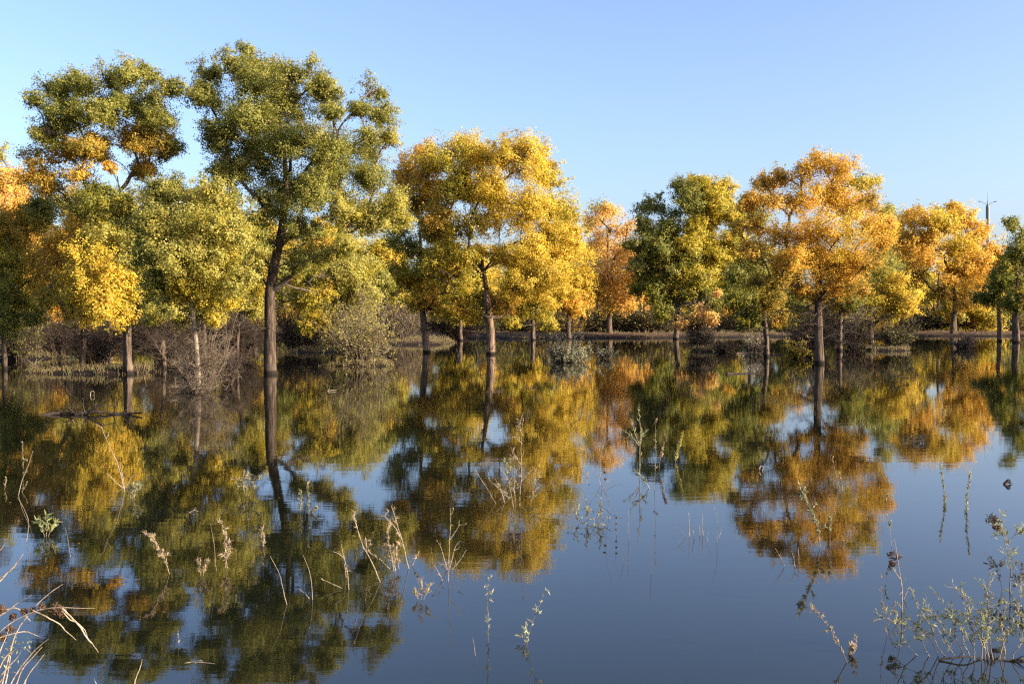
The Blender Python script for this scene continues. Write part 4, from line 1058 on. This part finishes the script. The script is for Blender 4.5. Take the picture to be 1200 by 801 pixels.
for x0, x1, y1 in [(1140, 1115, 712), (1142, 1126, 690), (1150, 1132, 698), (1158, 1160, 688), (1162, 1172, 674), (1170, 1180, 700), (1176, 1196, 672), (1186, 1206, 700), (1155, 1146, 716)]:
    bush.append([(x0, 772), ((x0 + x1) / 2 + 2, 772 - (772 - y1) * 0.5), (x1, y1)])
pl('taller right half of the low willow bush at the bottom right corner', bush, 772, 863, rpx=1.2, leaf=WG, nleaf=720, leafL=6.5, leafW=1.7, twigs=10, twl=22, leaf_from=0.28, wob=0.1)
sticks('fallen_branch', 'dark branch floating at the foot of the willow bush, bottom right', [[(1165, 774), (1185, 772), (1215, 770)], [(1100, 772), (1125, 768), (1160, 773)]], dist(773), [1.8, 1.3], M_WET, 'branch', twigs=8, seed=88, wob=0.01)

# dead reeds at the lower left corner, close to the camera
def reeds():
    d = 6.2; m = d / F
    b = P(5, 860, d); 
    root = thing('dead_reeds', (b[0], b[1], 0), 'bleached dead reeds arching in from the bottom left corner with brown seed clusters', 'reeds')
    r = np.random.default_rng(90)
    arcs = [
        [(-40, 850), (-20, 760), (0, 735), (50, 712), (80, 709), (110, 713)],
        [(75, 711), (90, 728), (105, 745), (115, 764)], [(70, 712), (85, 725), (97, 738), (104, 750)],
        [(-10, 860), (5, 790), (20, 735), (50, 700), (72, 685)],
        [(-20, 850), (0, 770), (25, 756), (40, 762)], [(35, 717), (55, 722), (70, 735), (86, 752)],
        [(-5, 860), (10, 800), (30, 770), (57, 748)], [(0, 860), (15, 805), (28, 780), (50, 757)],
        [(-15, 860), (0, 790), (15, 775), (27, 760)], [(10, 860), (30, 800), (40, 780), (53, 765)],
        [(5, 860), (8, 800), (12, 770), (18, 745)], [(-10, 690), (10, 670), (28, 648)], [(-20, 690), (0, 678), (28, 655)],
        [(-30, 740), (0, 722), (20, 706), (38, 696)], [(-20, 830), (0, 757), (8, 745), (10, 730)], [(-12, 850), (-2, 800), (10, 785), (24, 787)],
        [(-30, 760), (0, 745), (25, 740), (44, 748)], [(20, 850), (25, 810), (28, 797)], [(-30, 735), (-5, 717), (18, 712), (34, 728)],
        [(148, 820), (156, 800), (165, 773)], [(108, 830), (111, 805), (113, 792)],
        [(-20, 660), (0, 645), (12, 632)],
    ]
    for a in arcs:
        dd = d + r.uniform(-0.5, 0.5)
        p = [P(x, y, dd) for x, y in a]
        for q in range(len(p)): p[q] = p[q] + np.array([0, r.uniform(-0.04, 0.04), 0])
        if a[0][1] > 800:
            p[0][2] = min(p[0][2], -0.02)
        pts = smooth_path(p, 16, r, 0.003)
        MB().tube(pts, np.interp(np.arange(16), [0, 10, 15], [0.95, 0.75, 0.25]) * m * r.uniform(0.75, 1.1), 7).build('reed', M_STRAW, root, True)
    for sx, sy, sr in [(2, 713, 5), (15, 722, 4), (28, 716, 4), (12, 737, 4.5), (3, 746, 5), (49, 711, 4), (67, 714, 8), (72, 717, 6), (38, 715, 4)]:
        n = 90
        c = P(sx, sy, d) + rnd_dir(n, r) * (r.uniform(0.05, 1, n) ** 0.6 * sr * m)[:, None]
        ax = rnd_dir(n, r); L = sr * m * 0.5
        pts = np.stack([c - ax * L, c, c + ax * L], 1)
        MB().add(*tubes(pts, np.repeat(np.array([[0.25, 0.6, 0.2]]) * m, n, 0), 4)).build('seed_head', M_SEED, root)
    n = 60
    c = P(12, 760, d) + r.normal(size=(n, 3)) * np.array([9, 8, 12]) * m
    V, Fq, C = leaves(c, rnd_dir(n, r), rnd_dir(n, r), 5 * m, 2 * m, np.array(WG) * r.uniform(0.8, 1.4, (n, 1)))
    mesh_obj('leaves', V, Fq, M_LEAF, root, C)
reeds()

for o in bpy.data.objects:
    if o.parent is None and 'label' in o and len(o['label'].replace('-', ' ').split()) > 16:
        print('LONG', len(o['label'].split()), o.name, o['label'])
